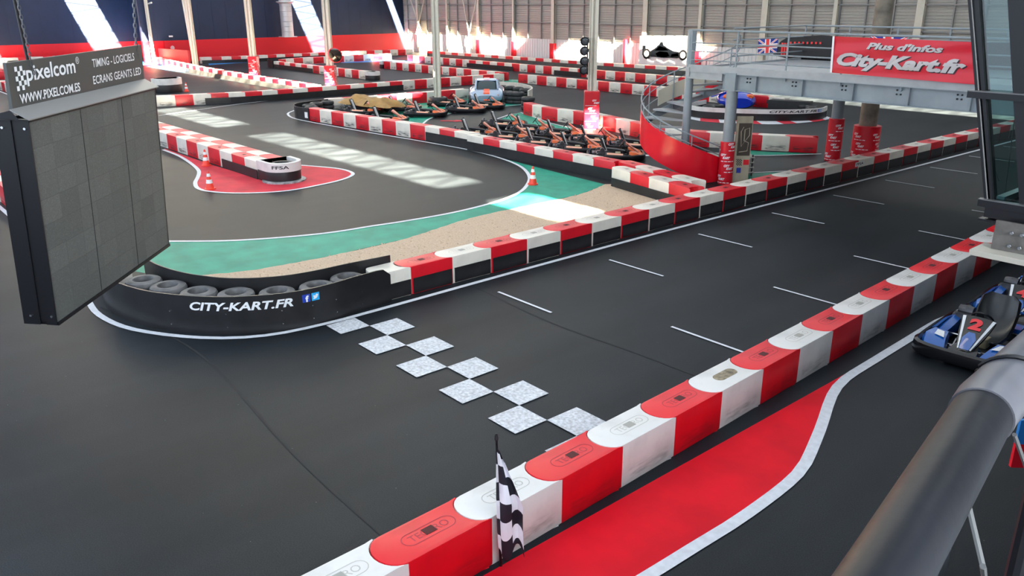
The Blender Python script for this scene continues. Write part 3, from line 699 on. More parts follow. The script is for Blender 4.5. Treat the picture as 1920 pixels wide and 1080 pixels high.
# tyre arc and stacks right of the show car
arc = catmull(P([(912,172),(930,170.5),(955,171.5),(978,174.5),(993,179),(997,184),(990,189)]), .3)
o = ribbon(MB(), arc, .12, .50, off=-.05, th=.08).build('white_arc', WHITE, None, smooth=True); tag(o, 'curved white rail behind the black tyres of the kart park', 'barrier')
for k, (px, py) in enumerate(((925,178),(940,179),(956,180.5),(972,182.5),(984,185.5))):
    p = AT(px, py); tyre_stack(p.x, p.y, 3, f'stack {ordinal(k+1)} from left before the curved rail', 'tyres before the white curved rail')
for k, (px, py) in enumerate(((950,193),(960,194),(971,194.5),(990,205))):
    p = AT(px, py); tyre_stack(p.x, p.y, 3, f'stack {ordinal(k+1)} from left by the wrapped row', 'tyres at the kart park entrance', s=1.1)
# ------------------------------------------------------------------ cones
CO = mat('cone_orange', (0.85, 0.06, 0.03), 0.4); CW = mat('cone_white', (0.85, 0.85, 0.85), 0.35)
def cone(px, py, label, ph=None):
    p = AT(px, py); o = thing('traffic_cone', label, 'traffic cone', p, 0, 'orange and white traffic cones')
    H_ = .5; rr = lambda z: .115-(.115-.022)*z/H_
    def seg(z0, z1, e): return MB().lathe([(rr(z0)+e, z0),(rr(z1)+e, z1)], 20).mesh('band', CW, smooth=True)
    b = MB().lathe([(rr(.03), .03),(rr(H_), H_),(.012, H_+.004),(0,H_+.004)], 20); b.build('cone_body', CO, o, smooth=True)
    MB().prism([(.15*math.cos(q+.39)*1.0,.15*math.sin(q+.39)) for q in [k*math.pi/4 for k in range(8)]], 0, .035).build('base', CO, o, bevel=.006)
    for z0, z1 in ((.17,.27),(.35,.43)): link('reflective_band', seg(z0, z1, .003), o)
    return o
cone(394,355,'traffic cone at the left tip of the faded red apron, nearer of two')
cone(387,311,'traffic cone against the double row on the red apron, farther of two')
cone(999,346,'traffic cone on the green run-off beside the white line')
cone(350,172,'traffic cone on the red patch behind the long row')
cone(316,168,'traffic cone beside the round white hairpin end')
cone(206,121,'far traffic cone standing on the blue kerb')
cone(1117,292,'traffic cone standing between the front karts of the park') if False else None
# ------------------------------------------------------------------ hall poles
def hcol(px, py, b_, label, wrap=None, h=8.94, w=.32, txt=False, base=False):
    d = ray(px, py); t = b_/d.y; x = d.x*t
    o = thing('steel_pole', label, 'pole', (x, b_, 0), .82, 'cream steel poles of the hall')
    m = MB().box(-w/2, w/2, -w/2, -w/2+.03, 0, h).box(-w/2, w/2, w/2-.03, w/2, 0, h).box(-.04, .04, -w/2, w/2, 0, h)
    m.box(-w/2+.02, -w/2+.05, -w/2, w/2, 0, h)
    m.build('shaft', WPAINT, o)
    if wrap:
        W2 = .29; MB().prism([(-W2,-W2),(W2,-W2),(W2,W2),(-W2,W2)], .02, wrap).build('padding', WRAP, o, bevel=.03)
        if txt:
            tb = MB()
            for side in range(2):
                fn = plane_fn((-W2,-W2-.006,0),(1,0,0),(0,0,1)) if side == 0 else plane_fn((W2+.006,-W2,0),(0,1,0),(0,0,1))
                for r in range(int(wrap/.3)):
                    z = .08+r*.3; xx = (.08, .26, .14, .3)[(r+side) % 4]
                    put_text(tb, 'CITY', fn, .17, .07, xx, z+.09, 0, shear=.3, bold=.05); put_text(tb, 'KART', fn, .22, .07, xx+.06, z, 0, shear=.3, bold=.05)
                    tb.poly([fn(.03,z-.07), fn(W2*1.6,z-.07), fn(W2*1.6,z-.055), fn(.03,z-.055)])
            tb.build('printed_names', WTXT, o)
    if base: link('tyre', TY, o, (0,0,0)).scale = (1.6,1.6,1.5); link('tyre', TY, o, (0,0,.17)).scale = (1.6,1.6,1.5)
    return o
hcol(1109, 200, 23.45, 'cream steel pole with signal lamps and a bright red wrap', 1.45, txt=True)
hcol(821, 190, 23.35, 'plain cream pole standing in tyres among the parked karts', None, base=True)
hcol(620, 140, 23.6, 'cream pole with a sunlit red wrap and a round mirror', 1.3, w=.36, txt=True)
hcol(477, 130, 23.6, 'cream pole with a sunlit red wrap left of the silver duct', 1.35, w=.36, txt=True)
hcol(366, 115, 23.9, 'cream pole with slanting brace at the red wall', None, w=.34)
o = hcol(284, 80, 23.0, 'thin cream pole with a small bracket in the far corner', None, w=.2)
def free(name, mb, m, label, cat, **k): o = mb.build(name, m, None, **k); return tag(o, label, cat)
p0, p1 = ATB(342,0,24.2), ATB(360,95,24.2); free('pole_brace', MB().tube([p0+Vector((0,0,1)), p1], .11, 8), WPAINT, 'slanting cream brace beside the pole at the red wall', 'brace')
p0, p1 = ATB(275,8,23.3), ATB(283,64,23.2); free('pole_brace', MB().tube([ATB(284,5,23.2), p0, p1], .07, 6), WPAINT, 'thin bent bracket on the far corner pole', 'bracket')
# signal lamps on the pole
pc = ATB(1100, 80, 23.2); tl = thing('signal_lights', 'column of four black signal lamps on the cream pole', 'signal light', pc)
for k, (px, py) in enumerate(((1097,77),(1096,95),(1096,114),(1095,131))):
    q = ATB(px, py, 22.95)-pc; dn = Vector((.55,-.78,-.1)).normalized()
    xf = Matrix.Translation(q) @ dn.to_track_quat('Z','Y').to_matrix().to_4x4()
    lamp = MB().lathe([(.09,-.14),(.15,-.1),(.165,.10),(.15,.10),(.14,0),(0,0)], 18, xf=xf).build('lamp', BLACK, tl, smooth=True)
    MB().lathe([(.135,.012),(.09,.03),(0,.035)], 16, xf=xf).build('lens', mat('smoked_lens', (.08,.09,.1), .15), lamp, smooth=True)
b = MB(); b.tube([ATB(1102,70,23.2)-pc, ATB(1101,140,23.2)-pc], .03, 6)
for py in (77,95,114,131): b.tube([ATB(1097,py,22.95)-pc, ATB(1101,py,23.2)-pc], .025, 6)
b.build('bracket', BLACK, tl)
# round mirror on the pole
q = ATB(629, 103, 23.2); n_ = Vector((.6,-.7,-.2)).normalized(); xf = Matrix.Translation(q) @ n_.to_track_quat('Z','Y').to_matrix().to_4x4()
mr_ = thing('safety_mirror', 'round dark safety mirror on the sunlit wrapped pole', 'mirror'); MB().lathe([(.40,0),(.42,.04),(.38,.06)], 24, xf=xf).build('rim', REDW, mr_); MB().lathe([(.38,.06),(.25,.1),(0,.12)], 24, xf=xf).build('mirror_glass', mat('dark_mirror',(.08,.07,.06),.1,metal=.8), mr_, smooth=True); MB().tube([Vector((ATB(620,140,23.6).x, 23.55, q.z)), q], .03, 6).build('arm', BLK, mr_)
# silver air duct
q = ATA(540, 68, -70.6); dk = thing('air_duct', 'vertical silver air duct hanging before the far wall', 'duct', (q.x, q.y, 0))
DUCT = mat('silver_duct', (.62,.63,.64), .35, metal=.3)
b = MB()
for k in range(14): b.lathe([(.52, q.z+k*.42),(.52, q.z+.4+k*.42),(.535, q.z+.41+k*.42)], 24)
b.build('pipe', DUCT, dk, smooth=True); MB().box(-.6,.6,-.6,.6,q.z-.06,q.z).build('end_flange', DUCT, dk)
zc = ATA(540,4,-70.6).z; MB().lathe([(.53,zc-.12),(.78,zc),(.78,zc+.06),(.53,zc+.1)], 24).build('collar', DUCT, dk)
# red low wall and small things by the far corner
p0, p1 = AT(300,118.5), AT(355,124)
free('boundary_panel', MB().add([p0, p1, p1+Vector((0,0,1.17)), p0+Vector((0,0,1.17)), p0+Vector((-.1,.2,0)), p1+Vector((-.1,.2,0)), p1+Vector((-.1,.2,1.17)), p0+Vector((-.1,.2,1.17))], [(0,1,2,3),(4,7,6,5),(3,2,6,7),(0,4,5,1),(0,3,7,4),(1,5,6,2)]), mat('light_red_panel', (.75,.05,.06), .45), 'low light red wall panel behind the sunlit row', 'wall panel')
q = ATA(323,85,-72); dd = thing('emergency_door', 'red door in the far red wall with a small round sign', 'door', (-72.1, q.y, 0)); MB().box(-.02,.03,-.6,.6,0,1.7).build('door_leaf', REDW, dd); MB().lathe([(.17,.0),(.17,.02),(0,.02)], 16, (.07,0,1.15), axis='x').build('door_sign', mat('pink_print',(.8,.5,.5),.5), dd); MB().box(.0,.1,-.15,.15,2.0,2.12).build('exit_lamp', WTXT, dd)
# banner with racing car on the cladding
def wallq(x, y, d=.36): return ATB(x, y, 48-d)
bq = [wallq(1197,120), wallq(1292,126), wallq(1292,67), wallq(1199,67)]
def bil(c, x, y): return c[0].lerp(c[1], x).lerp(c[3].lerp(c[2], x), y)
rb = thing('racing_banner', 'large white banner showing an open wheel racing car', 'banner')
b = MB(); nx = 16; vs = []
for j in range(9):
    for i in range(nx+1): v = bil(bq, i/nx, j/8); v.y += .04*math.sin(i*1.7+j*.3); vs.append(v)
b.add(vs, [(j*(nx+1)+i, j*(nx+1)+i+1, (j+1)*(nx+1)+i+1, (j+1)*(nx+1)+i) for j in range(8) for i in range(nx)]); b.build('sheet', mat('white_banner',(.8,.8,.8),.5), rb)
f = lambda x, y: bil(bq, x, y)+Vector((0,-.09,0))
def shp(name, pts, m): MB().add([f(*p) for p in pts], [tuple(range(len(pts)))]).build(name, m, rb, tri=True)
DKB = mat('print_dark_blue',(.0012,.0022,.004),.6,spec=.1)
shp('printed_car', [(.12,.30),(.14,.38),(.30,.52),(.42,.68),(.45,.78),(.50,.80),(.52,.68),(.60,.60),(.72,.50),(.92,.44),(.98,.34),(.80,.28),(.50,.27)], DKB)
shp('printed_wing', [(.09,.33),(.09,.66),(.16,.66),(.16,.33)], DKB)
shp('printed_panel', [(.40,.30),(.36,.40),(.44,.48),(.60,.46),(.64,.34),(.56,.28)], WTXT); shp('printed_nose', [(.66,.30),(.68,.40),(.80,.44),(.82,.34)], TW)
shp('printed_cockpit', [(.34,.50),(.44,.66),(.56,.60),(.62,.52),(.5,.5)], WTXT)
for cx in (.18, .90):
    b = MB()
    for rr_, mi in ((.085, 0),(.05, 1)):
        c_ = f(cx, .38); b.add([c_+Vector((rr_*4.4*math.cos(q),-.01-.01*mi,rr_*4.4*math.sin(q))) for q in [k*math.pi/9 for k in range(18)]], [tuple(range(18))], mi)
    b.build('printed_wheel', [mat('print_grey',(.006,.006,.007),.6,spec=.1), WTXT], rb)
free('wall_panel', MB().box(-42.6,-42.45,47.6,47.9,.2,2.0), REDW, 'narrow red post at the left edge of the racing banner', 'post')
# ------------------------------------------------------------------ hanging LED screen
e1 = cam2w((math.cos(1.558), math.sin(1.558), 0))
def rotm(a, b, c):
    return Matrix.Rotation(a, 3, 'Z') @ Matrix.Rotation(b, 3, 'X') @ Matrix.Rotation(c, 3, 'Y')
R0 = rotm(1.558, .06, -.008); cols = [cam2w(R0.col[i]) for i in range(3)]
Ms = Matrix.Identity(4)
for i in range(3):
    for j in range(3): Ms[j][i] = cols[i][j]
o3 = cam2w((-4.398, 7.386, 0)); Ms[0][3], Ms[1][3], Ms[2][3] = o3.x, o3.y, 1.816
scr = thing('led_screen', 'large dark hanging LED screen with a PIXELCOM sign board on top', 'screen'); scr.matrix_world = Ms
SW, SH_ = 2.663, 1.92
def led_material():
    m = bpy.data.materials.new('led_face'); m.use_nodes = True; nt = m.node_tree; b = nt.nodes['Principled BSDF']
    tc = nt.nodes.new('ShaderNodeTexCoord'); vr = nt.nodes.new('ShaderNodeTexVoronoi'); vr.inputs['Scale'].default_value = 90
    nt.links.new(tc.outputs['Object'], vr.inputs['Vector'])
    br = nt.nodes.new('ShaderNodeTexBrick'); br.offset = 0; br.inputs['Color1'].default_value = (.10,.108,.104,1); br.inputs['Color2'].default_value = (.135,.142,.135,1); br.inputs['Mortar'].default_value = (.085,.09,.088,1)
    br.inputs['Scale'].default_value = 1; br.inputs['Brick Width'].default_value = .333; br.inputs['Row Height'].default_value = .24; br.inputs['Mortar Size'].default_value = .0035
    sp_ = nt.nodes.new('ShaderNodeSeparateXYZ'); cb = nt.nodes.new('ShaderNodeCombineXYZ'); nt.links.new(tc.outputs['Object'], sp_.inputs[0]); nt.links.new(sp_.outputs['X'], cb.inputs['X']); nt.links.new(sp_.outputs['Z'], cb.inputs['Y'])
    nt.links.new(cb.outputs[0], br.inputs['Vector'])
    mx = nt.nodes.new('ShaderNodeMix'); mx.data_type = 'RGBA'; mx.blend_type = 'MULTIPLY'; mx.inputs['Factor'].default_value = .45
    nt.links.new(br.outputs['Color'], mx.inputs['A']); nt.links.new(vr.outputs['Distance'], mx.inputs['B']); nt.links.new(mx.outputs['Result'], b.inputs['Base Color'])
    b.inputs['Roughness'].default_value = .6; return m
MB().box(0, SW, 0, .05, 0, SH_).build('screen_face', led_material(), scr)
for k in range(3):   # three cabinet columns: joints as thin dark seams
    if k: MB().box(SW*k/3-.004, SW*k/3+.004, -.003, .0, 0, SH_).build('seam', BLK, scr)
b = MB(); b.box(-.012, .03, .0, .10, -.03, SH_+.02); b.box(-.012, .03, .16, .32, -.03, SH_+.02); b.box(0, .02, .08, .18, -.03, SH_+.02)
b.box(0, SW, .05, .30, -.03, 0); b.box(SW-.03, SW, 0, .3, -.03, SH_+.02); b.box(0, SW, .28, .30, 0, SH_); b.box(-.0, SW, -.012, .02, -.035, .0); b.box(0, SW, -.012, .05, SH_, SH_+.02)
b.build('cabinet_frame', BLACK, scr)
b = MB()
for z in (.06, SH_-.06):
    for y in (.04, .24): b.lathe([(.012,-.024),(.012,-.012)], 8, (0,y,z), axis='x')
b.build('bolts', CHROME, scr)
TRAY = mat('tray_grey', (.20,.20,.20), .4)
b = MB(); b.add([(-.05,-.03,SH_+.02),(SW+.03,-.03,SH_+.02),(SW+.03,.13,SH_+.10),(-.05,.13,SH_+.10),(-.05,-.03,SH_+.03),(SW+.03,-.03,SH_+.03),(SW+.03,.13,SH_+.11),(-.05,.13,SH_+.11)], [(0,1,2,3),(4,7,6,5),(0,4,5,1),(3,2,6,7),(0,3,7,4),(1,5,6,2)])
b.build('rain_tray', TRAY, scr)
MB().add([(-.11,.02,SH_+.03),(-.04,.13,SH_+.10),(-.04,.36,SH_+.03),(-.13,.34,SH_+.02)], [(0,1,2,3)]).build('tray_end', BLACK, scr)
sg = MB().box(.0, SW+.02, .13, .16, SH_+.08, SH_+.50).build('sign_board', mat('sign_grey', (.055,.06,.058), .5), scr)
fs = plane_fn((0,.125,SH_+.08), (1,0,0), (0,0,1)); b = MB()
put_text(b, 'pixelcom', fs, .86, .185, .27, .195, bold=.018)
put_text(b, '\u00ae', fs, .07, .07, 1.15, .32)
b.build('logo', LET, sg); b = MB(); put_text(b, 'WWW.PIXELCOM.ES', fs, 1.06, .085, .12, .055, bold=.02)
b.build('web_address', LET, sg); b = MB(); put_text(b, 'TIMING - LOGICIELS', fs, .98, .085, 1.48, .26, bold=.01); b.build('services_lettering', LET, sg); b = MB(); put_text(b, 'ECRANS GEANTS LED', fs, 1.14, .085, 1.46, .09, bold=.01)
b.build('services_lettering', LET, sg); b = MB()
for i in range(4):
    for j in range(5):
        if (i+j) % 2 == 0: b.poly([fs(.10+i*.04,.17+j*.042), fs(.14+i*.04,.17+j*.042), fs(.14+i*.04,.212+j*.042), fs(.10+i*.04,.212+j*.042)])
b.build('logo_checks', LET, sg)
def local_pt(px, py, y):   # point of the screen's own plane y seen at a pixel
    inv = Ms.inverted(); o_ = inv @ Vector((0,0,EYE)); d_ = inv.to_3x3() @ ray(px, py); t = (y-o_.y)/d_.y; return o_+d_*t
def chain(mb, p0, p1, r=.011, link_=.055):
    L_ = (p1-p0).length; n = int(L_/link_); t = (p1-p0).normalized(); x = t.cross(Vector((0,1,0))).normalized(); y = t.cross(x)
    for k in range(n):
        c = p0+t*(k+.5)*link_; s = x if k % 2 else y
        mb.tube([c+t*math.sin(q)*link_*.62+s*math.cos(q)*link_*.30 for q in [i*math.pi/5 for i in range(10)]], r*.6, 5, closed=True)
inv = Ms.inverted()
for (px, py, pxb, pyb, nm) in ((27,0,58,140,'cable'),(251,0,256,108,'chain')):
    lb_ = local_pt(pxb, pyb, .145); wb = Ms @ lb_; dist = (wb-Vector((0,0,EYE))).length
    d_ = ray(px, py); wt = Vector((0,0,EYE))+d_*(Vector((wb.x,wb.y)).length/Vector((d_.x,d_.y)).length)
    top = wb+(wt-wb)*((9.0-wb.z)/(wt.z-wb.z)); b = MB()
    if nm == 'cable':
        b.tube([wb, top], .014, 8); o = free('hanging_cable', b, BLACK, 'black cable rising from the left end of the hanging screen', 'cable')
        b = MB(); side = Vector((.02,.02,0)); chain(b, wb+side, wb+side+(top-wb)*.5, .008, .04); o = free('hanging_chain', b, mat('chain_steel',(.12,.12,.13),.4,metal=.7), 'steel chain beside the black cable of the screen', 'chain')
    else:
        chain(b, wb, wb+(top-wb)*.6, .012); o = free('hanging_chain', b, mat('chain_steel',(.12,.12,.13),.4,metal=.7), 'steel chain holding the right end of the hanging screen', 'chain')
# ------------------------------------------------------------------ footbridge
BB = 18.78; A0 = -13.25
DECK = 3.0
br = thing('footbridge', 'grey steel footbridge with railings across the straight', 'footbridge', (0,0,0))
zt, zb = ATB(1440, 143, BB).z, ATB(1452, 177, BB).z
def ibeam(b_, a0, a1, z0, z1, fl=.2):
    m = MB(); m.box(a0,a1,b_-.008,b_+.008,z0,z1); m.box(a0,a1,b_-fl/2,b_+fl/2,z1-.02,z1); m.box(a0,a1,b_-fl/2,b_+fl/2,z0,z0+.02); return m
m = ibeam(BB, A0, 2.5, zb, zt)
k = 0; a = A0+1.05
while a < 2.5: m.box(a,a+.015,BB-.095,BB,zb,zt); a += 1.3
m.build('front_girder', GREYST, br, bevel=.0)
bt = MB(); a = A0+.95
while a < -1:
    for dx in (-.045,.045):
        for dz in (-.04,.05): bt.lathe([(.020,-.03),(.020,0)], 8, (a-.15+dx, BB, (zt+zb)/2+.07+dz), axis='y')
    a += 1.3
for dx in (.12,.22):
    for kz in range(4): bt.lathe([(.018,-.03),(.018,0)], 8, (A0+dx, BB, zb+.08+kz*.1), axis='y')
bt.build('girder_bolts', BLACK, br)
ibeam(24.4, A0-.3, 2.5, zb, zt).build('rear_girder', GREYST, br)
dk_ = MB().box(-14.35, 2.5, BB-.02, 24.5, zt, zt+.05); dk_.box(-14.35,2.5,BB-.08,BB-.02,zt-.02,zt+.17); dk_.box(-14.4,-14.3,BB-.1,24.5,zt-.15,zt+.1); dk_.box(-14.4,A0,BB-.06,BB,zt-.2,zt+.1)
for k in range(12): dk_.box(A0+k*1.3, A0+k*1.3+.08, BB, 24.4, zt-.16, zt)
dk_.build('deck', mat('pale_deck_steel', (.34,.36,.38), .35, noise=.1), br)
rails = [ATB(1300, y, BB).z for y in (56,72,87,103)]
RZ = [zt+.30, zt+.52, zt+.74, zt+1.06]
def railing(b_, a0, a1, nm):
    m = MB()
    for i, z in enumerate(RZ): m.tube([(a0,b_,z),(a1,b_,z)], .026 if i == 3 else .016, 8)
    g = m.build('rail_bars', GREYST, br)
    a = a0
    while a <= a1: MB().box(a-.02,a+.02,b_-.012,b_+.012,zt-.1,RZ[3]).build('post', GREYST, br); a += 1.45
railing(BB-.06, -14.3, 2.3, 'front'); railing(24.4, -14.3, 2.3, 'rear')
m = MB()
for i, z in enumerate(RZ): m.tube([(-14.3,20.6,z),(-14.3,24.4,z)], .02, 8)
m.build('end_rail', GREYST, br)
def text_on_cyl(mb, r, z0, z1, q0, rows, phase=0):
    def fn(x, y): q = q0+x/r; return Vector((r*math.cos(q), r*math.sin(q), y))
    z = z0; k = phase
    while z < z1-.15:
        off = (0, .22, .10, .30)[k % 4]
        for rep in range(int(2*math.pi*r/.62)):
            x = rep*.62+off
            put_text(mb, 'CITY', fn, .17, .065, x, z+.075, 0, shear=.3, bold=.06); put_text(mb, 'KART', fn, .20, .065, x+.07, z, 0, shear=.3, bold=.06)
            for kk in range(4):
                xa, xb = x+.02+kk*.1, x+.02+(kk+1)*.1-.02; mb.poly([fn(xa,z-.075),fn(xb,z-.075),fn(xb,z-.055),fn(xa,z-.055)])
        z += .29; k += 1
def round_col(x, y, r, h, wrap, label, m=GREYST, z0w=.0, rw=.05):
    o = thing('round_column', label, 'column', (x, y, 0))
    MB().lathe([(r, 0),(r, h)], 28).build('shaft', m, o, smooth=True)
    if wrap:
        MB().lathe([(r+rw-.01,z0w),(r+rw,z0w+.01),(r+rw, wrap-.01),(r+.002, wrap)], 28).build('wrap', WRAP, o, smooth=True)
        tb = MB(); text_on_cyl(tb, r+rw+.004, z0w+.12, wrap, -2.4, 5); tb.build('printed_names', WTXT, o)
    return o
c1 = AT(1360, 345); round_col(c1.x-.05, BB+.02, .15, zb, 1.15, 'grey bridge column with a red CITY KART wrap at the spiral stair', rw=.045)
MB().box(-.16,.16,-.12,.12,zb,zt+.02).build('column_head', GREYST, br, loc=(c1.x-.05, BB, 0))
round_col(-12.78, 24.15, .17, zb, 1.30, 'grey bridge column wrapped in red, left of the thick pillar', rw=.06)
cc = round_col(-12.25, 25.1, .26, 9, 1.05, 'thick weathered pillar with a broad red wrap behind the straight', mat('weathered_pillar', (.22,.19,.15), .7, noise=.5, nscale=3), rw=.14)
# red banner on the front railing
bb_ = BB-.12
bc = [ATB(1557,136,bb_), ATB(1836,159,bb_), ATB(1852,80,bb_), ATB(1562,68,bb_)]
def bfn(w, h, push=0.0):
    def f(x, y):
        u, v = x/w, y/h; p = bil(bc, u, v)
        wv = .012*math.sin(u*9+v*5)+.01*math.sin(v*14-u*6)+.02*math.sin(u*3.1)*(1-v)
        return p+Vector((0,-wv-push,0))
    return f
bn = thing('red_banner', 'red banner reading Plus d\'infos City-Kart.fr tied to the bridge railing', 'banner')
f = bfn(1, 1); b = MB(); nx, ny = 48, 14
b.add([f(i/nx, j/ny) for j in range(ny+1) for i in range(nx+1)], [(j*(nx+1)+i, j*(nx+1)+i+1, (j+1)*(nx+1)+i+1, (j+1)*(nx+1)+i) for j in range(ny) for i in range(nx)])
b.build('banner_cloth', mat('banner_red', (.60,.008,.028), .38, bump=.15, bscale=3), bn, smooth=True)
SH1, TX1 = mat('lettering_shadow', (.03,.005,.01), .5), mat('lettering_silver', (.50,.47,.48), .45)
for m_, dx, dy, ps in ((SH1,.008,-.022,.012),(TX1,0,0,.022)):
    b = MB(); g = bfn(1,1,ps); put_text(b, "Plus d'infos", g, .50, .185, .25+dx*.5, .70+dy*.6, shear=.3, bold=.04); put_text(b, 'City-Kart.fr', g, .86, .46, .045+dx, .12+dy, shear=.3, bold=.05); b.build('banner_lettering' if m_ is TX1 else 'lettering_outline', m_, bn)
b = MB()
for x0 in (0, .985): b.poly([g(x0, 0), g(x0+.015, 0), g(x0+.015, 1), g(x0, 1)])
b.build('banner_hem', WTXT, bn)
# things on the rear railing
RB = 24.3
def rq(x, y): return ATB(x, y, RB)
free('grey_panel', MB().add([rq(1473,107), rq(1556,112), rq(1556,137), rq(1470,133)], [(0,1,2,3)]), mat('grey_fabric',(.16,.17,.16),.7), 'plain grey cloth panel hanging on the rear bridge railing', 'panel')
bk = thing('dark_banner', 'black banner with red lettering on the rear bridge railing', 'banner')
MB().add([rq(1463,78), rq(1476,70), rq(1540,66), rq(1600,70), rq(1850,80), rq(1905,80), rq(1905,150), rq(1557,130), rq(1449,103)], [(0,1,2,3,4,5,6,7,8)]).build('banner_cloth', BLK, bk, tri=True)  # right end extended to stand in for the dark building beyond
fr = plane_fn(rq(1468,104)+Vector((0,-.03,0)), (rq(1556,106)-rq(1468,104)), (rq(1470,78)-rq(1468,104))); b = MB()
for k in range(1): b.poly([fr(-.04+k*.055,.05), fr(.0+k*.055,.05), fr(.0+k*.055,.92), fr(-.04+k*.055,.92)])
for k in range(8): MB().poly([fr(.14+k*.09,.85), fr(.18+k*.09,.85), fr(.18+k*.09,1.0), fr(.14+k*.09,1.0)]).build('red_mark', mat('bright_red_print',(.85,.03,.03),.5), bk)
for k in range(1,3): MB().poly([fr(-.04+k*.055,.05), fr(.0+k*.055,.05), fr(.0+k*.055,.92), fr(-.04+k*.055,.92)]).build('red_bar', mat('bright_red_print',(.85,.03,.03),.5), bk)
b.build('red_bar', mat('bright_red_print',(.85,.03,.03),.5), bk)
def union_jack(c, label):
    o = thing('union_flag', label, 'flag'); nb = mat('flag_blue',(.01,.03,.30),.6)
    fw_ = lambda x, y, d=0: bil(c, x, y)+Vector((0,-.01-d,0))
    MB().poly([fw_(0,0), fw_(1,0), fw_(1,1), fw_(0,1)]).build('flag_cloth', nb, o)
    def bar(p, q, w, m, d):
        dx, dy = q[0]-p[0], q[1]-p[1]; L_ = math.hypot(dx, dy); nx_, ny_ = -dy/L_*w, dx/L_*w
        cl = lambda v: max(0, min(1, v)); return [fw_(cl(p[0]+s*nx_), cl(p[1]+s*ny_), d) for s in (-1,1)]+[fw_(cl(q[0]+s*nx_), cl(q[1]+s*ny_), d) for s in (1,-1)]
    w = MB(); w.poly(bar((0,0),(1,1),.10,0,.01)); w.poly(bar((0,1),(1,0),.10,0,.012)); w.poly([fw_(.36,0,.016),fw_(.64,0,.016),fw_(.64,1,.016),fw_(.36,1,.016)]); w.poly([fw_(0,.34,.017),fw_(1,.34,.017),fw_(1,.66,.017),fw_(0,.66,.017)]); w.build('white_stripes', WTXT, o)
    r = MB(); r.poly(bar((0,0),(1,1),.035,0,.013)); r.poly(bar((0,1),(1,0),.035,0,.014)); r.poly([fw_(.42,0,.02),fw_(.58,0,.02),fw_(.58,1,.02),fw_(.42,1,.02)]); r.poly([fw_(0,.42,.021),fw_(1,.42,.021),fw_(1,.58,.021),fw_(0,.58,.021)]); r.build('red_stripes', mat('bright_red_print',(.85,.03,.03),.5), o)
union_jack([rq(1421,102), rq(1457,100), rq(1460,71), rq(1422,74)], 'blue white and red flag left of the black banner on the bridge')
union_jack([rq(1632,98), rq(1702,104), rq(1702,70), rq(1632,66)], 'blue white and red flag half hidden above the red banner')
# ------------------------------------------------------------------ spiral stair
sc_ = Vector((-14.46, 18.92, 0)); st = thing('spiral_stair', 'grey spiral stair with a red outer panel up to the footbridge', 'stair', sc_)
def camdir(q, r, z=0): x, y = r*math.cos(q), r*math.sin(q); d = cam2w((x, y, 0)); return Vector((d.x, d.y, z))
MB().lathe([(.115,0),(.115,RZ[3]-.02),(.10,RZ[3]+.01),(0,RZ[3]+.01)], 24).build('centre_post', GREYST, st, smooth=True)
Q0 = math.radians(-52); NT = 15; RS = 1.26; TURN = math.radians(-335)
def hz(t): return zt*t
qa = lambda t: Q0+TURN*t
for k in range(NT):
    t0, t1 = k/NT, (k+1.12)/NT; z = hz((k+1)/NT); b = MB()
    ins = [camdir(qa(t0), .11), camdir(qa(t1), .11)]; outs = [camdir(qa(t1+(t0-t1)*s/4), RS) for s in range(5)]
    b.prism([(p.x, p.y) for p in ins+outs], z-.045, z); b.build('tread', mat('tread_steel',(.34,.36,.38),.4), st)
def helix(r, z0, z1, t0, t1, n=40): return [(camdir(qa(t0+(t1-t0)*i/n), r), t0+(t1-t0)*i/n) for i in range(n+1)]
def sheet(t0, t1, lo, hi, r, name, m, th=.015, label=None):
    b = MB(); rings = []
    for p, t in helix(r, 0, 0, t0, t1):
        n_ = p.normalized()*th; z = hz(t); rings.append([(p.x,p.y,max(.02,z+lo)),(p.x+n_.x,p.y+n_.y,max(.02,z+lo)),(p.x+n_.x,p.y+n_.y,z+hi),(p.x,p.y,z+hi)])
    b.loft(rings); return b.build(name, m, st, smooth=True, label=label)
sheet(0, .43, -.18, .66, RS+.01, 'outer_panel', mat('glossy_red_panel',(.68,.006,.02),.25), label='glossy red curved panel')
sheet(.43, 1.0, -.16, .06, RS+.01, 'stringer', GREYST)
sheet(.56, .80, .18, .62, RS, 'infill_panel', mat('beige_infill',(.45,.42,.34),.5))
for off_, r_, ts_ in ((.40,.012,.44),(.72,.012,0),(.95,.02,0)):
    MB().tube([Vector((p.x,p.y,hz(t)+off_)) for p, t in helix(RS+.02, 0, 0, ts_, 1.0, 50)], r_, 6).build('handrail', GREYST, st)
for k in range(9):
    t = k/8; p = camdir(qa(t), RS-.03); MB().tube([(p.x,p.y,hz(t)-.1),(p.x,p.y,hz(t)+.95)], .018, 6).build('baluster', GREYST, st)
# wooden track plan board behind the column
q = AT(1388, 340); q = Vector((-12.74, 19.18, 0)); tb_ = thing('track_board', 'tall beige board showing the track plan behind the wrapped column', 'board', q, .86)
MB().box(-.21,.22,-.03,.03,0,1.80).build('board_face', mat('beige_board',(.42,.38,.28),.6,noise=.2,nscale=4), tb_)
MB().box(-.15,.2,-.036,-.03,.75,1.62).build('dark_plan', mat('plan_brown',(.05,.04,.03),.6), tb_)
MB().tube([(x,-.04,z) for x, z in ((-.1,.85),(.12,.88),(.14,1.1),(.02,1.15),(.02,1.45),(.14,1.5),(.15,1.3),(-.05,1.0),(-.08,1.4),(-.02,1.52))], .012, 5).build('printed_track', mat('beige_board',(.42,.38,.28),.6), tb_)
b = MB()
for i in range(6):
    for j in range(6):
        if (i+j) % 2: b.box(-.14+i*.025,-.115+i*.025,-.037,-.03,.48+j*.03,.51+j*.03)
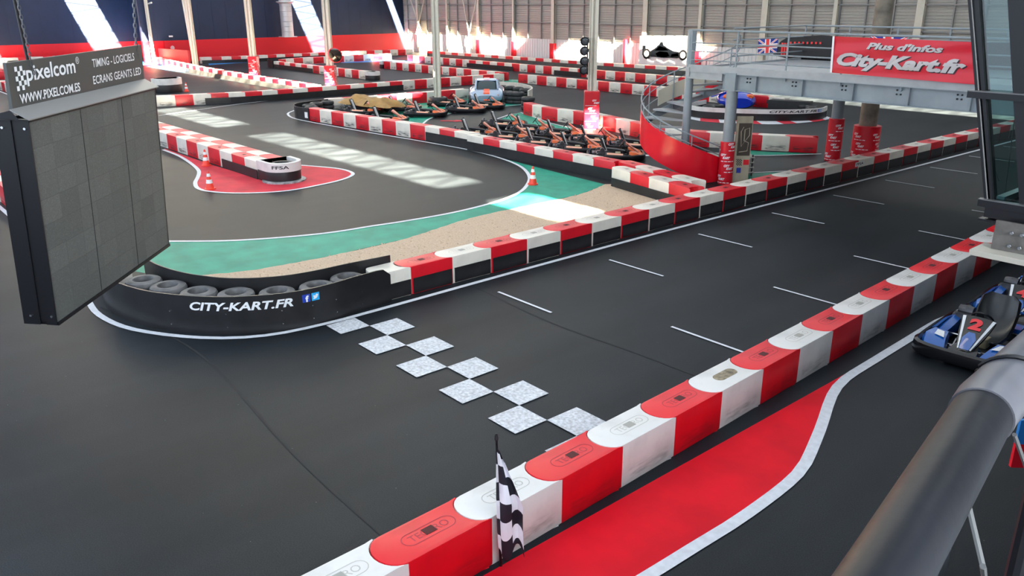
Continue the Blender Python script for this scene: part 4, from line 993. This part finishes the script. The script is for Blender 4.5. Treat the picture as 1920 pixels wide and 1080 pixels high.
b.build('printed_checks', BLK, tb_); MB().box(.05,.2,-.037,-.03,.5,.64).build('printed_square', REDW, tb_); MB().box(-.12,.0,-.037,-.03,.28,.42).build('printed_square', mat('flag_blue',(.01,.03,.3),.6), tb_)
# stacked steel racks behind the lower stair
rk = thing('tyre_rack', 'low dark rack with pale edges behind the lower stair', 'rack', (-13.75,19.9,0), .8)
for k in range(4): MB().box(-.55,.75,-.35,.35,.10+k*.14,.13+k*.14).build('shelf', mat('rack_edge',(.4,.4,.36),.5), rk)
for x in (-.5,.7):
    for y in (-.3,.3): MB().box(x-.02,x+.02,y-.02,y+.02,0,.6).build('leg', BLK, rk)
# ------------------------------------------------------------------ karts
def make_kart(name, label, pal, group, number=None, loc=(0,0,0), rz=0):
    t = thing(name, label, 'go-kart', loc, rz, group)
    B, A_, A2, A3 = pal['body'], pal['accent'], pal['accent2'], pal['stripe']
    # perimeter bumper: one loop of rounded section
    loop = catmull([(.98,0),(.96,.42),(.84,.62),(.55,.66),(0,.68),(-.55,.68),(-.82,.64),(-.93,.45),(-.95,0),(-.93,-.45),(-.82,-.64),(-.55,-.68),(0,-.68),(.55,-.66),(.84,-.62),(.96,-.42)], .12, closed=True)
    m = MB(); rings = []; nn = []
    for i, p in enumerate(loop):
        tt = (loop[(i+1) % len(loop)]-loop[i-1]).normalized(); n_ = Vector((tt.y,-tt.x,0))
        h1 = .24 if p.x > .6 else .22
        rings.append([p-n_*.05+Vector((0,0,.07)), p+n_*.01+Vector((0,0,.06)), p+n_*.035+Vector((0,0,.12)), p+n_*.02+Vector((0,0,h1-.02)), p-n_*.03+Vector((0,0,h1)), p-n_*.06+Vector((0,0,h1-.04))])
    rings.append(rings[0]); m.loft(rings, cap=False); m.build('bumper', B, t, smooth=True)
    m = MB()
    for s in (-1, 1): m.tube([(.80,.2*s,.10),(.5,.24*s,.09),(.1,.32*s,.09),(-.5,.30*s,.09),(-.85,.3*s,.12)], .018, 6)
    m.tube([(.80,-.5,.16),(.80,.5,.16)], .016, 6); m.tube([(.5,-.5,.13),(.5,.5,.13)], .016, 6); m.tube([(-.55,-.58,.14),(-.55,.58,.14)], .02, 8)
    m.tube([(.05,-.6,.14),(.05,.6,.14)], .014, 6)
    m.build('chassis', CHROME if pal.get('blue') else BLK, t)
    MB().prism([(.8,-.22),(.8,.22),(.1,.33),(-.4,.3),(-.4,-.3),(.1,-.33)], .055, .07).build('floor_pan', BLK, t)
    for (x, y, r, w_) in ((.52,.50,.125,.11),(.52,-.50,.125,.11),(-.55,.52,.14,.19),(-.55,-.52,.14,.19)):
        wh = MB().lathe([(r*.55,-w_/2),(r*.92,-w_/2),(r,-w_/2+.02),(r,w_/2-.02),(r*.92,w_/2),(r*.55,w_/2)], 18, (x,y,r), axis='y').build('wheel', TYRE, t, smooth=True)
        MB().lathe([(0,-w_*.3),(r*.5,-w_*.45),(r*.56,-w_*.3),(r*.56,w_*.3),(r*.5,w_*.45),(0,w_*.3)], 14, (x,y,r), axis='y').build('rim', CHROME, wh, smooth=True)
    for s in (-1, 1):   # side pods
        m = MB(); secs = []
        for x, w_, h_ in ((-.42,.10,.20),(-.36,.18,.30),(.0,.20,.27),(.30,.19,.22),(.38,.08,.16)):
            secs.append([(x,s*(.62-w_),.08),(x,s*.63,.09),(x,s*.64,h_*.75),(x,s*(.62-w_*.5),h_),(x,s*(.62-w_),h_*.9)])
        m.loft(secs); pod = m.build('side_pod', pal.get('pod', A_), t, smooth=True)
        m = MB().add([(-.30,s*.637,.238),(.24,s*.637,.215),(.24,s*.56,.258),(-.30,s*.56,.292)], [(0,1,2,3)]); m.build('pod_sticker', A2, pod)
        # front fairing over the wheel side
        m = MB(); m.loft([[(.90,s*.20,.10),(.88,s*.52,.10),(.86,s*.50,.20),(.88,s*.22,.19)],[(.70,s*.24,.16),(.66,s*.62,.16),(.64,s*.56,.29),(.68,s*.28,.28)],[(.48,s*.30,.24),(.44,s*.60,.24),(.44,s*.52,.31),(.48,s*.32,.31)]])
        fr_ = m.build('front_fairing', pal.get('fair', A_), t, smooth=True)
        MB().add([(.70,s*.30,.292),(.66,s*.44,.298),(.50,s*.46,.316),(.52,s*.36,.314)], [(0,1,2,3)]).build('fairing_stripe', pal.get('fair2', A2), fr_)
    m = MB(); m.loft([[(.93,-.22,.09),(.93,.22,.09),(.93,.20,.17),(.93,-.20,.17)],[(.70,-.24,.12),(.70,.24,.12),(.70,.16,.24),(.70,-.16,.24)],[(.60,-.16,.2),(.60,.16,.2),(.60,.12,.26),(.60,-.12,.26)]]); m.build('nose_cone', A_, t, smooth=True)
    # slanted front panel
    def pf(u, v): return Vector((.80-.46*v, (u-.5)*(.16+.26*v+.05*math.sin(v*3)), .20+.36*v+.02*math.sin(3.1*u)))
    m = MB(); nx, ny = 6, 8; m.add([pf(i/nx,j/ny) for j in range(ny+1) for i in range(nx+1)], [(j*(nx+1)+i,j*(nx+1)+i+1,(j+1)*(nx+1)+i+1,(j+1)*(nx+1)+i) for j in range(ny) for i in range(nx)])
    m.add([pf(i/nx,j/ny)-Vector((.01,0,.03)) for j in range(ny+1) for i in range(nx+1)], [(j*(nx+1)+i,(j+1)*(nx+1)+i,(j+1)*(nx+1)+i+1,j*(nx+1)+i+1) for j in range(ny) for i in range(nx)])
    pn = m.build('front_panel', pal['panel'], t, smooth=True); up = Vector((.006,0,.008))
    def quad(u0, v0, u1, v1, u2, v2, u3, v3): return [pf(u0,v0)+up, pf(u1,v1)+up, pf(u2,v2)+up, pf(u3,v3)+up]
    m = MB(); m.poly(quad(.02,.05,.12,.05,.10,.98,.0,.98)); m.poly(quad(.88,.05,.98,.05,1.0,.98,.90,.98)); m.build('panel_edges', A3, pn)
    m = MB(); m.poly(quad(.15,.04,.85,.04,.80,.35,.2,.35)); m.poly(quad(.2,.35,.8,.35,.62,.52,.38,.52)); m.build('panel_tip', A2, pn)
    if number:
        g = lambda x, y: pf(1-(.28+.44*x), .62+.26*y)+up*1.3
        g = lambda x, y: pf(.72-.44*x, .86-.26*(1-y)*1.0)+up*1.3
        g2 = lambda x, y: pf(.30+.42*x, .90-.28*y)+up*1.3   # read from ahead of the kart
        m = MB(); put_text(m, number, lambda x, y: pf(.28+.44*x, .60+.32*y)+up*1.3, 1, 1, 0, 0, bold=.06); m.build('race_number', mat('race_number_red',(.85,.03,.04),.4), pn)
    # seat
    m = MB(); rings = []
    for (x, z, w_, d) in ((.12,.14,.15,.03),(-.02,.10,.20,.07),(-.18,.10,.23,.12),(-.30,.18,.24,.15),(-.38,.38,.25,.13),(-.45,.60,.23,.08),(-.49,.70,.15,.03)):
        rings.append([(x,-w_,z+d*.8),(x-.02,-w_*.7,z+d*.25),(x-.03,0,z),(x-.02,w_*.7,z+d*.25),(x,w_,z+d*.8)])
    outr = [[(p[0]-.03,p[1]*1.12,p[2]-.02) for p in r_] for r_ in rings]
    m.loft([r_+[q_ for q_ in reversed(o_)] for r_, o_ in zip(rings, outr)]); seat = m.build('seat', pal.get('seat', BLK), t, smooth=True)
    if not pal.get('blue'):
        MB().add([(-.345,-.04,.22),(-.345,.05,.22),(-.50,.05,.68),(-.50,-.04,.68),(-.27,-.04,.22),(-.27,.05,.22),(-.43,.05,.68),(-.43,-.04,.68)], [(0,1,2,3),(4,7,6,5),(1,5,6,2),(0,3,7,4),(3,2,6,7)]).build('seat_stripe', WTXT, seat)
    # steering
    xf = Matrix.Translation((.22,0,.52)) @ Matrix.Rotation(-.9, 4, 'Y')
    sw = MB().tube([(.14*math.cos(q),.14*math.sin(q),0) for q in [k*math.pi/10 for k in range(20)]], .014, 6, closed=True, xf=xf).build('steering_wheel', BLACK, t, smooth=True)
    m = MB(); m.tube([(.22,0,.52),(.52,0,.12)], .014, 6); m.box(-.13,.13,-.015,.015,-.01,.01,0,xf); m.box(-.015,.015,-.13,.13,-.01,.01,0,xf); m.build('steering_column', BLK, sw)
    # engine, tank, tail
    m = MB(); m.box(-.62,-.30,-.52,-.30,.12,.34); m.lathe([(.07,-.1),(.08,.0),(.07,.1)], 14, (-.45,-.42,.36), axis='y'); m.lathe([(.05,-.18),(.055,.18)], 12, (-.72,-.35,.24), axis='y'); m.build('engine', mat('engine_grey',(.09,.09,.10),.4,metal=.6,noise=.4), t)
    m = MB(); m.box(-.80,-.55,-.2,.3,.14,.22); m.tube([(-.88,-.45,.2),(-.86,-.4,.36),(-.84,0,.40),(-.86,.4,.36),(-.88,.45,.2)], .02, 6); m.build('rear_guard', pal.get('rear', A_), t)
    m = MB().box(.0,.18,-.10,.10,.07,.22); m.build('fuel_tank', mat('tank_beige',(.40,.36,.22),.5), t, bevel=.02)
    m = MB(); m.box(.72,.75,.12,.2,.09,.22); m.box(.72,.75,-.2,-.12,.09,.22); m.build('pedals', CHROME, t)
    return t
ORG = mat('kart_orange', (.85,.16,.04), .35); ORL = mat('kart_pale_orange', (.85,.42,.28), .35); PNK = mat('kart_red_edge', (.75,.05,.05), .35)
pal_o = dict(body=BLACK, accent=ORG, accent2=ORL, stripe=PNK, panel=ORL, pod=mat('kart_black_plastic',(.02,.02,.024),.35), fair=ORG, rear=mat('kart_dark_blue',(.03,.03,.06),.4))
BLU = mat('kart_blue', (.004,.10,.42), .25, coat=.3); WHT = mat('kart_white', (.82,.84,.86), .25, coat=.3)
pal_b = dict(body=mat('gloss_black',(.008,.008,.010),.2), accent=mat('gloss_black',(.008,.008,.010),.2), accent2=BLU, stripe=WHT, panel=mat('gloss_black',(.008,.008,.010),.2), pod=BLU, fair=BLU, fair2=WHT, rear=BLU, seat=mat('seat_vinyl',(.012,.014,.016),.28), blue=True)
def kart_at(px, py, head, z=.42, back=.22):
    p = AT(px, py, z); return Vector((p.x+math.cos(head)*back, p.y+math.sin(head)*back, 0))
HD = math.radians(44)
first = None
seats = [((1141,272),'front file, nearest to the straight'),((1066,260),'front file, second from the straight'),((1001,251),'front file, middle one of five'),((941,241),'front file, second from the left'),((880,234),'front file, leftmost'),
         ((933,219),'back file, leftmost'),((982,228),'back file, second from the left'),((1039,236),'back file, middle one of five'),((1103,247),'back file, left of the wrapped pole foot'),((1176,255),'back file, beside the red stair panel')]
for (px, py), lab in seats:
    pos = kart_at(px, py, HD); L_ = 'orange and black kart in the '+lab
    if first is None: first = make_kart('racing_kart', L_, pal_o, 'orange karts in two files', loc=pos, rz=HD); first.scale = (.93,.93,.93)
    else: dup(first, pos, HD, L_)
H2 = math.radians(44)
for (px, py), lab, g in (((788,199),'orange kart parked left of the plain cream pole','g'),((863,192),'orange kart parked right of the plain cream pole','g'),((900,186),'orange kart parked in front of the silver show car','g'),((829,181),'orange kart hidden behind the plain cream pole','g'),((741,190),'orange kart in the sunlight behind the brown cover','g'),((712,211),'orange kart sticking out from under the brown cover','g'),((668,196),'orange kart lying under the brown cover','g')):
    dup(first, kart_at(px, py, H2), H2, lab, 'orange karts behind the barriers')
H3 = math.radians(-88)
k2p = AT(1803, 600, .52); k2 = make_kart('racing_kart', 'black and blue kart number 2 in the pit lane', pal_b, 'blue karts in the pit lane', '2', loc=(-3.80, 12.13, 0), rz=H3)
k4p = AT(1905, 545, .52); k4 = make_kart('racing_kart', 'black and blue kart number 4 behind number 2', pal_b, 'blue karts in the pit lane', '4', loc=(-3.86, 14.05, 0), rz=H3)
# brown cover draped over two karts
cvA, cvB = AT(655, 205), AT(745, 215)
mid = (cvA+cvB)/2; cv_rz = math.atan2(cvB.y-cvA.y, cvB.x-cvA.x)
vs = []; nx, ny = 30, 16
for j in range(ny+1):
    for i in range(nx+1):
        u, v = i/nx*2-1, j/ny*2-1
        hgt = .30+.22*math.exp(-((u+.55)**2)/.12-v*v/.5)+.16*math.exp(-((u-.35)**2)/.2-v*v/.4)
        edge_ = max(abs(u)**6, abs(v)**4); wx = 1.75*(1-.12*v*v+.10*math.sin(v*5)); wy = .85*(1-.25*abs(u)**2+.08*math.sin(u*8))
        vs.append((u*wx, v*wy, max(.13, hgt-.20*edge_+.02*math.sin(u*17+v*6)+.015*math.sin(v*19))))
cv = MB().add(vs, [(j*(nx+1)+i,j*(nx+1)+i+1,(j+1)*(nx+1)+i+1,(j+1)*(nx+1)+i) for j in range(ny) for i in range(nx)]).build('dust_cover', mat('ochre_cloth',(.34,.19,.045),.6,noise=.3,nscale=3), None, smooth=True, loc=(mid.x,mid.y,.22), rz=cv_rz)
tag(cv, 'crumpled brown cover thrown over karts in the kart park', 'cover')
# ------------------------------------------------------------------ silver show car
def superring(x, w, z0, z1, n=20, e=.55, sh=0):
    out = []
    for k in range(n):
        q = 2*math.pi*k/n; c_, s_ = math.cos(q), math.sin(q)
        out.append((x, math.copysign(abs(c_)**e, c_)*w, (z0+z1)/2+math.copysign(abs(s_)**e, s_)*(z1-z0)/2))
    return out
p = AT(893, 192); car = thing('show_car', 'small silver show car with orange stripe between the karts', 'car', (p.x+.1, p.y+.6, 0), math.radians(-40))
SIL = mat('silver_blue_paint', (.36,.47,.62), .22, metal=.3, coat=.6); GLS = mat('dark_car_glass', (.02,.045,.05), .08)
MB().loft([superring(x,w,z0,z1) for x, w, z0, z1 in ((-1.35,.55,.25,.62),(-1.2,.80,.14,.74),(-.6,.88,.12,.76),(.2,.86,.12,.70),(.8,.84,.12,.64),(1.15,.74,.13,.54),(1.32,.45,.18,.44))]).build('car_body', SIL, car, smooth=True)
MB().loft([superring(x,w,z0,z1,e=.7) for x, w, z0, z1 in ((-1.1,.50,.55,.70),(-.7,.60,.55,1.0),(-.2,.60,.55,1.08),(.15,.56,.55,1.0),(.6,.50,.5,.68))]).build('cabin', GLS, car, smooth=True)
m = MB(); m.loft([superring(x,w,z0,z1,e=.7) for x, w, z0, z1 in ((-.75,.52,1.0,1.06),(-.2,.50,1.06,1.12),(.1,.46,1.0,1.05))]); m.build('roof', SIL, car, smooth=True)
for s in (-1,1): MB().tube([(.66,s*.55,.66),(.1,s*.5,1.03),(-.75,s*.54,1.04),(-1.15,s*.6,.72)], .045, 6).build('roof_pillar', SIL, car)
MB().tube([(-.15,.62,.6),(-.18,.55,1.05)], .03, 6).build('roof_pillar', SIL, car)
m = MB(); m.add([(1.345,-.14,.2),(1.345,.14,.2),(1.20,.14,.56),(1.20,-.14,.56),(.65,.14,.685),(.65,-.14,.685)], [(0,1,2,3),(3,2,4,5)]); m.build('orange_stripe', mat('bright_orange',(.95,.10,.02),.3), car); MB().add([(.1,-.14,1.065),(.1,.14,1.065),(-.6,.14,1.125),(-.6,-.14,1.125)], [(0,1,2,3)]).build('orange_stripe', mat('bright_orange',(.95,.10,.02),.3), car)
for s in (-1,1):
    MB().loft([superring(x,w,z0,z1) for x, w, z0, z1 in ((1.02,.10,.36,.50),(1.16,.13,.35,.5),(1.24,.08,.37,.47))], xf=Matrix.Translation((0,s*.5,0))).build('headlight', CHROME, car, smooth=True)
    for x in (-.85,.8): MB().lathe([(.0,-.09),(.19,-.09),(.21,-.06),(.21,.06),(.19,.09),(0,.09)], 20, (x,s*.80,.21), axis='y').build('wheel', TYRE, car, smooth=True)
# blue winged ride on the island
p = AT(1368, 205); bl = thing('blue_ride', 'small glossy blue ride car with orange lamps behind the island wall', 'ride car', (p.x, p.y+.4, 0), math.radians(-43))
RB_ = mat('royal_blue_gloss', (.008,.04,.50), .2, coat=.6)
MB().loft([superring(x,w,z0,z1,e=.8) for x, w, z0, z1 in ((-.9,.5,.2,.6),(-.5,.78,.06,.78),(.1,.85,.05,.80),(.5,.80,.05,.72),(.78,.55,.12,.55))]).build('body_shell', RB_, bl, smooth=True)
for s in (-1,1):
    MB().loft([superring(x,w,z0,z1,e=1) for x, w, z0, z1 in ((.40,.02,.58,.62),(.55,.20,.48,.72),(.66,.10,.5,.66))], xf=Matrix.Translation((.0,s*.5,0))).build('lamp', ORG if s else ORG, bl, smooth=True)
for k in range(3): MB().loft([[(.1,-.4,.78+.08*k),(.3,-.4,.80+.08*k),(.3,-.4,.83+.08*k),(.1,-.4,.81+.08*k)],[(-.1,-1.12+.12*k,.52+.12*k),(.15,-1.05+.12*k,.55+.12*k),(.15,-1.05+.12*k,.59+.12*k),(-.1,-1.12+.12*k,.56+.12*k)]]).build('wing_fin', RB_, bl)
MB().loft([superring(x,w,z0,z1,e=.8) for x, w, z0, z1 in ((-.6,.3,.7,.8),(-.3,.45,.7,.98),(.1,.38,.7,.9))]).build('canopy', RB_, bl, smooth=True)
# ------------------------------------------------------------------ chequered flag at the near row
fp = AT(934, 1062); fp = Vector((-4.66, fp.y+.02, 0)); topz = ATA(932, 813, fp.x).z
fg = thing('chequered_flag', 'black and white chequered flag on a black stick leaning on the near barrier', 'flag', fp)
tp = Vector((-.03,-.01,1.32)); MB().tube([(0,0,0),tuple(tp*.6),tuple(tp)], [.013,.012,.010], 8).build('flag_stick', BLACK, fg, smooth=True)
MB().lathe([(.014,0),(.018,.01),(.014,.05),(0,.055)], 10, (tp.x,tp.y,tp.z-.06)).build('stick_cap', BLK, fg)
rt = Vector((RT.x, RT.y, 0)).normalized(); dp = Vector((FW.x, FW.y, 0)).normalized()*-1
ncol, nrow = 30, 42; vs = []; fs_ = []; mi = []
prof = [(-.016,.03),(-.018,.05),(-.012,.065),(.008,.045),(.014,.04),(.03,.05),(.06,.06),(.09,.055),(.105,.05),(.125,.02),(.15,.01),(.175,.03),(.19,.05)]
def pr(u):
    t = u*(len(prof)-1); i = min(int(t), len(prof)-2); w_ = t-i; return (prof[i][0]*(1-w_)+prof[i+1][0]*w_, prof[i][1]*(1-w_)+prof[i+1][1]*w_)
for j in range(nrow+1):
    v = j/nrow
    for i in range(ncol+1):
        u = i/ncol; x, d = pr(u)
        wid = min(1.12, .14+1.9*v) if v < .55 else 1.12-.10*(v-.55)
        base = tp*(1-v*.86); wob = .010*math.sin(v*9+u*5)
        pt = Vector((base.x, base.y, 0))+rt*(x*wid+.006*math.sin(v*7)*u)+dp*(d*(.4+.6*wid)+wob)
        tail = (.10*math.sin(u*9.2+.6))*v**3
        z = 1.25-(1.10-.02)*v-.10*u*(1-v)+tail*.8
        vs.append((pt.x, pt.y, max(.03, z)))
for j in range(nrow):
    for i in range(ncol):
        u = i/ncol; cc_ = 0 if u < .27 else 1 if u < .66 else 2
        fs_.append((j*(ncol+1)+i, j*(ncol+1)+i+1, (j+1)*(ncol+1)+i+1, (j+1)*(ncol+1)+i)); mi.append((((j+3 if cc_ == 2 else j)//7)+cc_) % 2 if j > 1 else 0)
m = MB(); m.v = vs; m.f = fs_; m.m = mi
fc_ = m.build('flag_cloth', [mat('flag_black',(.008,.009,.018),.6), mat('flag_white',(.78,.78,.84),.6)], fg, smooth=True)
sm = fc_.modifiers.new('thickness','SOLIDIFY'); sm.thickness = .002
# ------------------------------------------------------------------ control booth at the right
bo = thing('control_booth', 'black framed glazed control booth with outward leaning windows', 'booth', (0,0,0))
YF = 7.2
q = lambda x, y, b=YF: ATB(x, y, b)
def barpx(m, p0, p1, w, dy=.08):
    """a bar between two points of the front plane"""
    d = (p1-p0).normalized(); n_ = Vector((-d.z, 0, d.x))*w/2; D = Vector((0, dy, 0))
    v_ = [p0-n_, p0+n_, p1+n_, p1-n_]; v_ = v_+[x_+D for x_ in v_]
    m.add(v_, [(0,1,2,3),(7,6,5,4),(0,4,5,1),(1,5,6,2),(2,6,7,3),(3,7,4,0)])
m = MB()
for k, (xa, xb) in enumerate(((1820,1852),(1831,1858))):
    pA, pB = q(xa, 0), q(xb, 390); pT = pA+(pA-pB)*.9; barpx(m, pB, pT, .045 if k == 0 else .035, .10)
m.build('corner_post', BLACK, bo)
m = MB(); pA, pB = q(1822,0), q(1846,300); pT = pA+(pA-pB)*1.2; m.tube([q(1853,380)+Vector((0,-.012,0)), pT+Vector((0,-.012,0))], .006, 6); m.build('post_bead', mat('alu_edge',(.09,.09,.09),.4), bo)
m = MB(); pA, pB = q(1889,0), q(1912,400); pT = pA+(pA-pB)*.9
n_ = Vector((.9,0,0)); m.add([pB-Vector((0,0,0)), pB+n_, pT+n_, pT, pB+Vector((0,.5,0)), pB+n_+Vector((0,.5,0)), pT+n_+Vector((0,.5,0)), pT+Vector((0,.5,0))], [(0,1,2,3),(4,7,6,5),(0,4,5,1),(1,5,6,2),(2,6,7,3),(3,7,4,0)])
m.build('side_wall', BLACK, bo)
tz = q(1820,175); m = MB(); m.box(q(1819,175).x, q(1819,175).x+1.6, YF-.06, YF+.10, q(1820,182).z, q(1820,170).z); m.build('transom', BLACK, bo)
MB().box(q(1819,175).x, q(1819,175).x+1.6, YF-.065, YF+.02, q(1820,170).z, q(1820,170).z+.008).build('transom_cap', mat('alu_edge',(.09,.09,.09),.4), bo)
zs = q(1840,372).z; x0 = q(1838,375).x; zl_ = q(1843,397).z
m = MB(); m.box(x0, x0+2.6, YF-.05, YF+.05, zs-.055, zs); m.box(x0+.06, x0+2.6, YF-.04, YF+5, zl_-.03, zs-.055); m.box(x0+.03, x0+2.6, YF-.06, YF+5, zl_-.06, zl_-.045)
m.build('sill_beam', BLACK, bo)
MB().box(x0, x0+2.6, YF-.052, YF+.0, zs, zs+.006).build('sill_cap', mat('alu_edge',(.09,.09,.09),.4), bo)
MB().box(x0+.10, x0+.16, YF+.05, YF+5, zs-.02, zs+.03).build('side_sill', mat('pale_sill',(.45,.5,.52),.4), bo)
MB().box(x0+.12, x0+2.6, YF+.05, YF+5, zs-.055, zs-.03).build('booth_floor', BLK, bo)
GL = bpy.data.materials.new('tinted_glass'); GL.use_nodes = True; nt = GL.node_tree; nt.nodes.remove(nt.nodes['Principled BSDF'])
tr_ = nt.nodes.new('ShaderNodeBsdfTransparent'); tr_.inputs[0].default_value = (.50,.64,.64,1); gs = nt.nodes.new('ShaderNodeBsdfGlossy'); gs.inputs['Roughness'].default_value = .02
fz = nt.nodes.new('ShaderNodeFresnel'); fz.inputs['IOR'].default_value = 1.5; mxs = nt.nodes.new('ShaderNodeMixShader'); nt.links.new(fz.outputs[0], mxs.inputs[0]); nt.links.new(tr_.outputs[0], mxs.inputs[1]); nt.links.new(gs.outputs[0], mxs.inputs[2]); nt.links.new(mxs.outputs[0], nt.nodes['Material Output'].inputs[0])
pB, pA = q(1856,385), q(1832,0); pT = pA+(pA-pB)*.9; pBr, pAr = q(1920,390), q(1912,0); pTr = pAr+(pAr-pBr)*.9
D = Vector((0,.012,0)); v_ = [pB, pBr, pTr, pT]; v_ = [a+Vector((0,.03,0)) for a in v_]; v_ = v_+[a+D for a in v_]
MB().add(v_, [(0,1,2,3),(7,6,5,4),(0,4,5,1),(1,5,6,2),(2,6,7,3),(3,7,4,0)]).build('front_glass', GL, bo)
m = MB()
for (xa, ya, xb, yb) in ((1845,255,1873,340),(1902,225,1883,372)): m.tube([q(xa,ya,YF+.35), q(xb,yb,YF+.35)], .004, 5)
m.build('inner_cables', mat('alu_edge',(.09,.09,.09),.4), bo)
# galvanised bracket under the booth
gp = thing('support_girder', 'galvanised steel girder end with bolts under the booth', 'girder', (0,0,0))
xa = q(1868,415,7.0).x; z1_, z0_ = q(1868,412,7.0).z, q(1862,466,7.0).z
MB().box(xa, xa+1.6, 6.99, 7.02, z0_, z1_).build('web_plate', GALV, gp, bevel=.003)
MB().box(q(1830,476,7.0).x-.0, xa+1.6, 6.84, 7.14, z0_-.045, z0_-.0).build('bottom_flange', mat('lit_flange',(.36,.34,.29),.45), gp, bevel=.003)  # flange paler than the web, the light on its top put into the colour
m = MB()
for (px, py) in ((1898,437),(1917,441),(1893,461),(1912,465)):
    c_ = q(px, py, 6.98); m.lathe([(.013,-.02),(.016,-.015),(.016,0)], 6, tuple(c_), axis='y'); 
m.build('bolts', CHROME, gp)
# ------------------------------------------------------------------ handrail by the camera
ra, rb2 = AT(1660,1080,4.10), AT(1850,768,4.10); dirn = (rb2-ra).normalized()
hr = thing('gallery_handrail', 'thick black padded handrail at the gallery edge in the near corner', 'handrail', (0,0,0))
kink = AT(1846,768,4.10)
FOAM = mat('foam_sleeve', (.008,.009,.013), .42, noise=.3, nscale=6, bump=.05, bscale=30, spec=.3)
MB().tube([ra-dirn*.9, ra, kink-dirn*.02, kink], [.046,.046,.046,.044], 32).build('foam_sleeve', FOAM, hr, smooth=True)
k2_ = kink+Vector((dirn.x+.10, dirn.y, .0)).normalized()*.9
MB().tube([kink-dirn*.03, kink+dirn*.02, k2_], [.049,.050,.048], 32).build('taped_sleeve', mat('grey_tape',(.10,.10,.115),.30,noise=.35,nscale=7), hr, smooth=True)
e_ = (k2_-kink).normalized(); cpos = kink+e_*.13; sx_ = Vector((e_.y,-e_.x,0)); m = MB()
m.tube([cpos+sx_*math.cos(a_)*.0535+Vector((0,0,1))*math.sin(a_)*.0535+e_*.012*math.sin(a_*2) for a_ in [k*math.pi/14 for k in range(28)]], .004, 6, closed=True); m.build('cable_tie', BLACK, hr, smooth=True)
m = MB()
for (xa_, ya_, xb_, yb_, zz, r_) in ((1812,930,1843,1062,3.95,.0045),(1843,1062,1846,1085,3.9,.0045),(1902,815,1925,880,3.9,.004)):
    pA = AT(xa_,ya_,4.02); MB().tube([pA, AT(xb_,yb_,zz)], r_, 6).build('thin_stay', mat('alu_edge',(.09,.09,.09),.4), hr)
m = MB()
for s_ in (-.55,.85): pp = ra+dirn*s_ if s_ < .5 else kink+e_*.4; MB().tube([pp+Vector((.03,0,0)), pp+Vector((.03,0,-1.05))], .02, 10).build('rail_post', BLACK, hr)
structure(MB().box(-.25, 8, -14, 6.9, 2.85, 3.03).box(-.25,8,6.9,30,2.85,3.03).build('trim_4', mat('gallery_slab',(.2,.2,.2),.7)))
# barrier end under the handrail
place_row([(-1.94,4.75),(-1.96,6.51)], 2, 'red', 'pair below the handrail', 'barrier blocks below the handrail', detail=2)
q1 = AT(1925, 800, .9); free('sign_board', MB().box(-.3,.3,-.02,.02,.0,.25,0).box(-.3,.3,-.02,.02,-.25,0,1), [BLUEP, REDW], 'blue and red board at the right edge beneath the handrail', 'board', loc=(q1.x+.2, q1.y, .8), rz=.8)
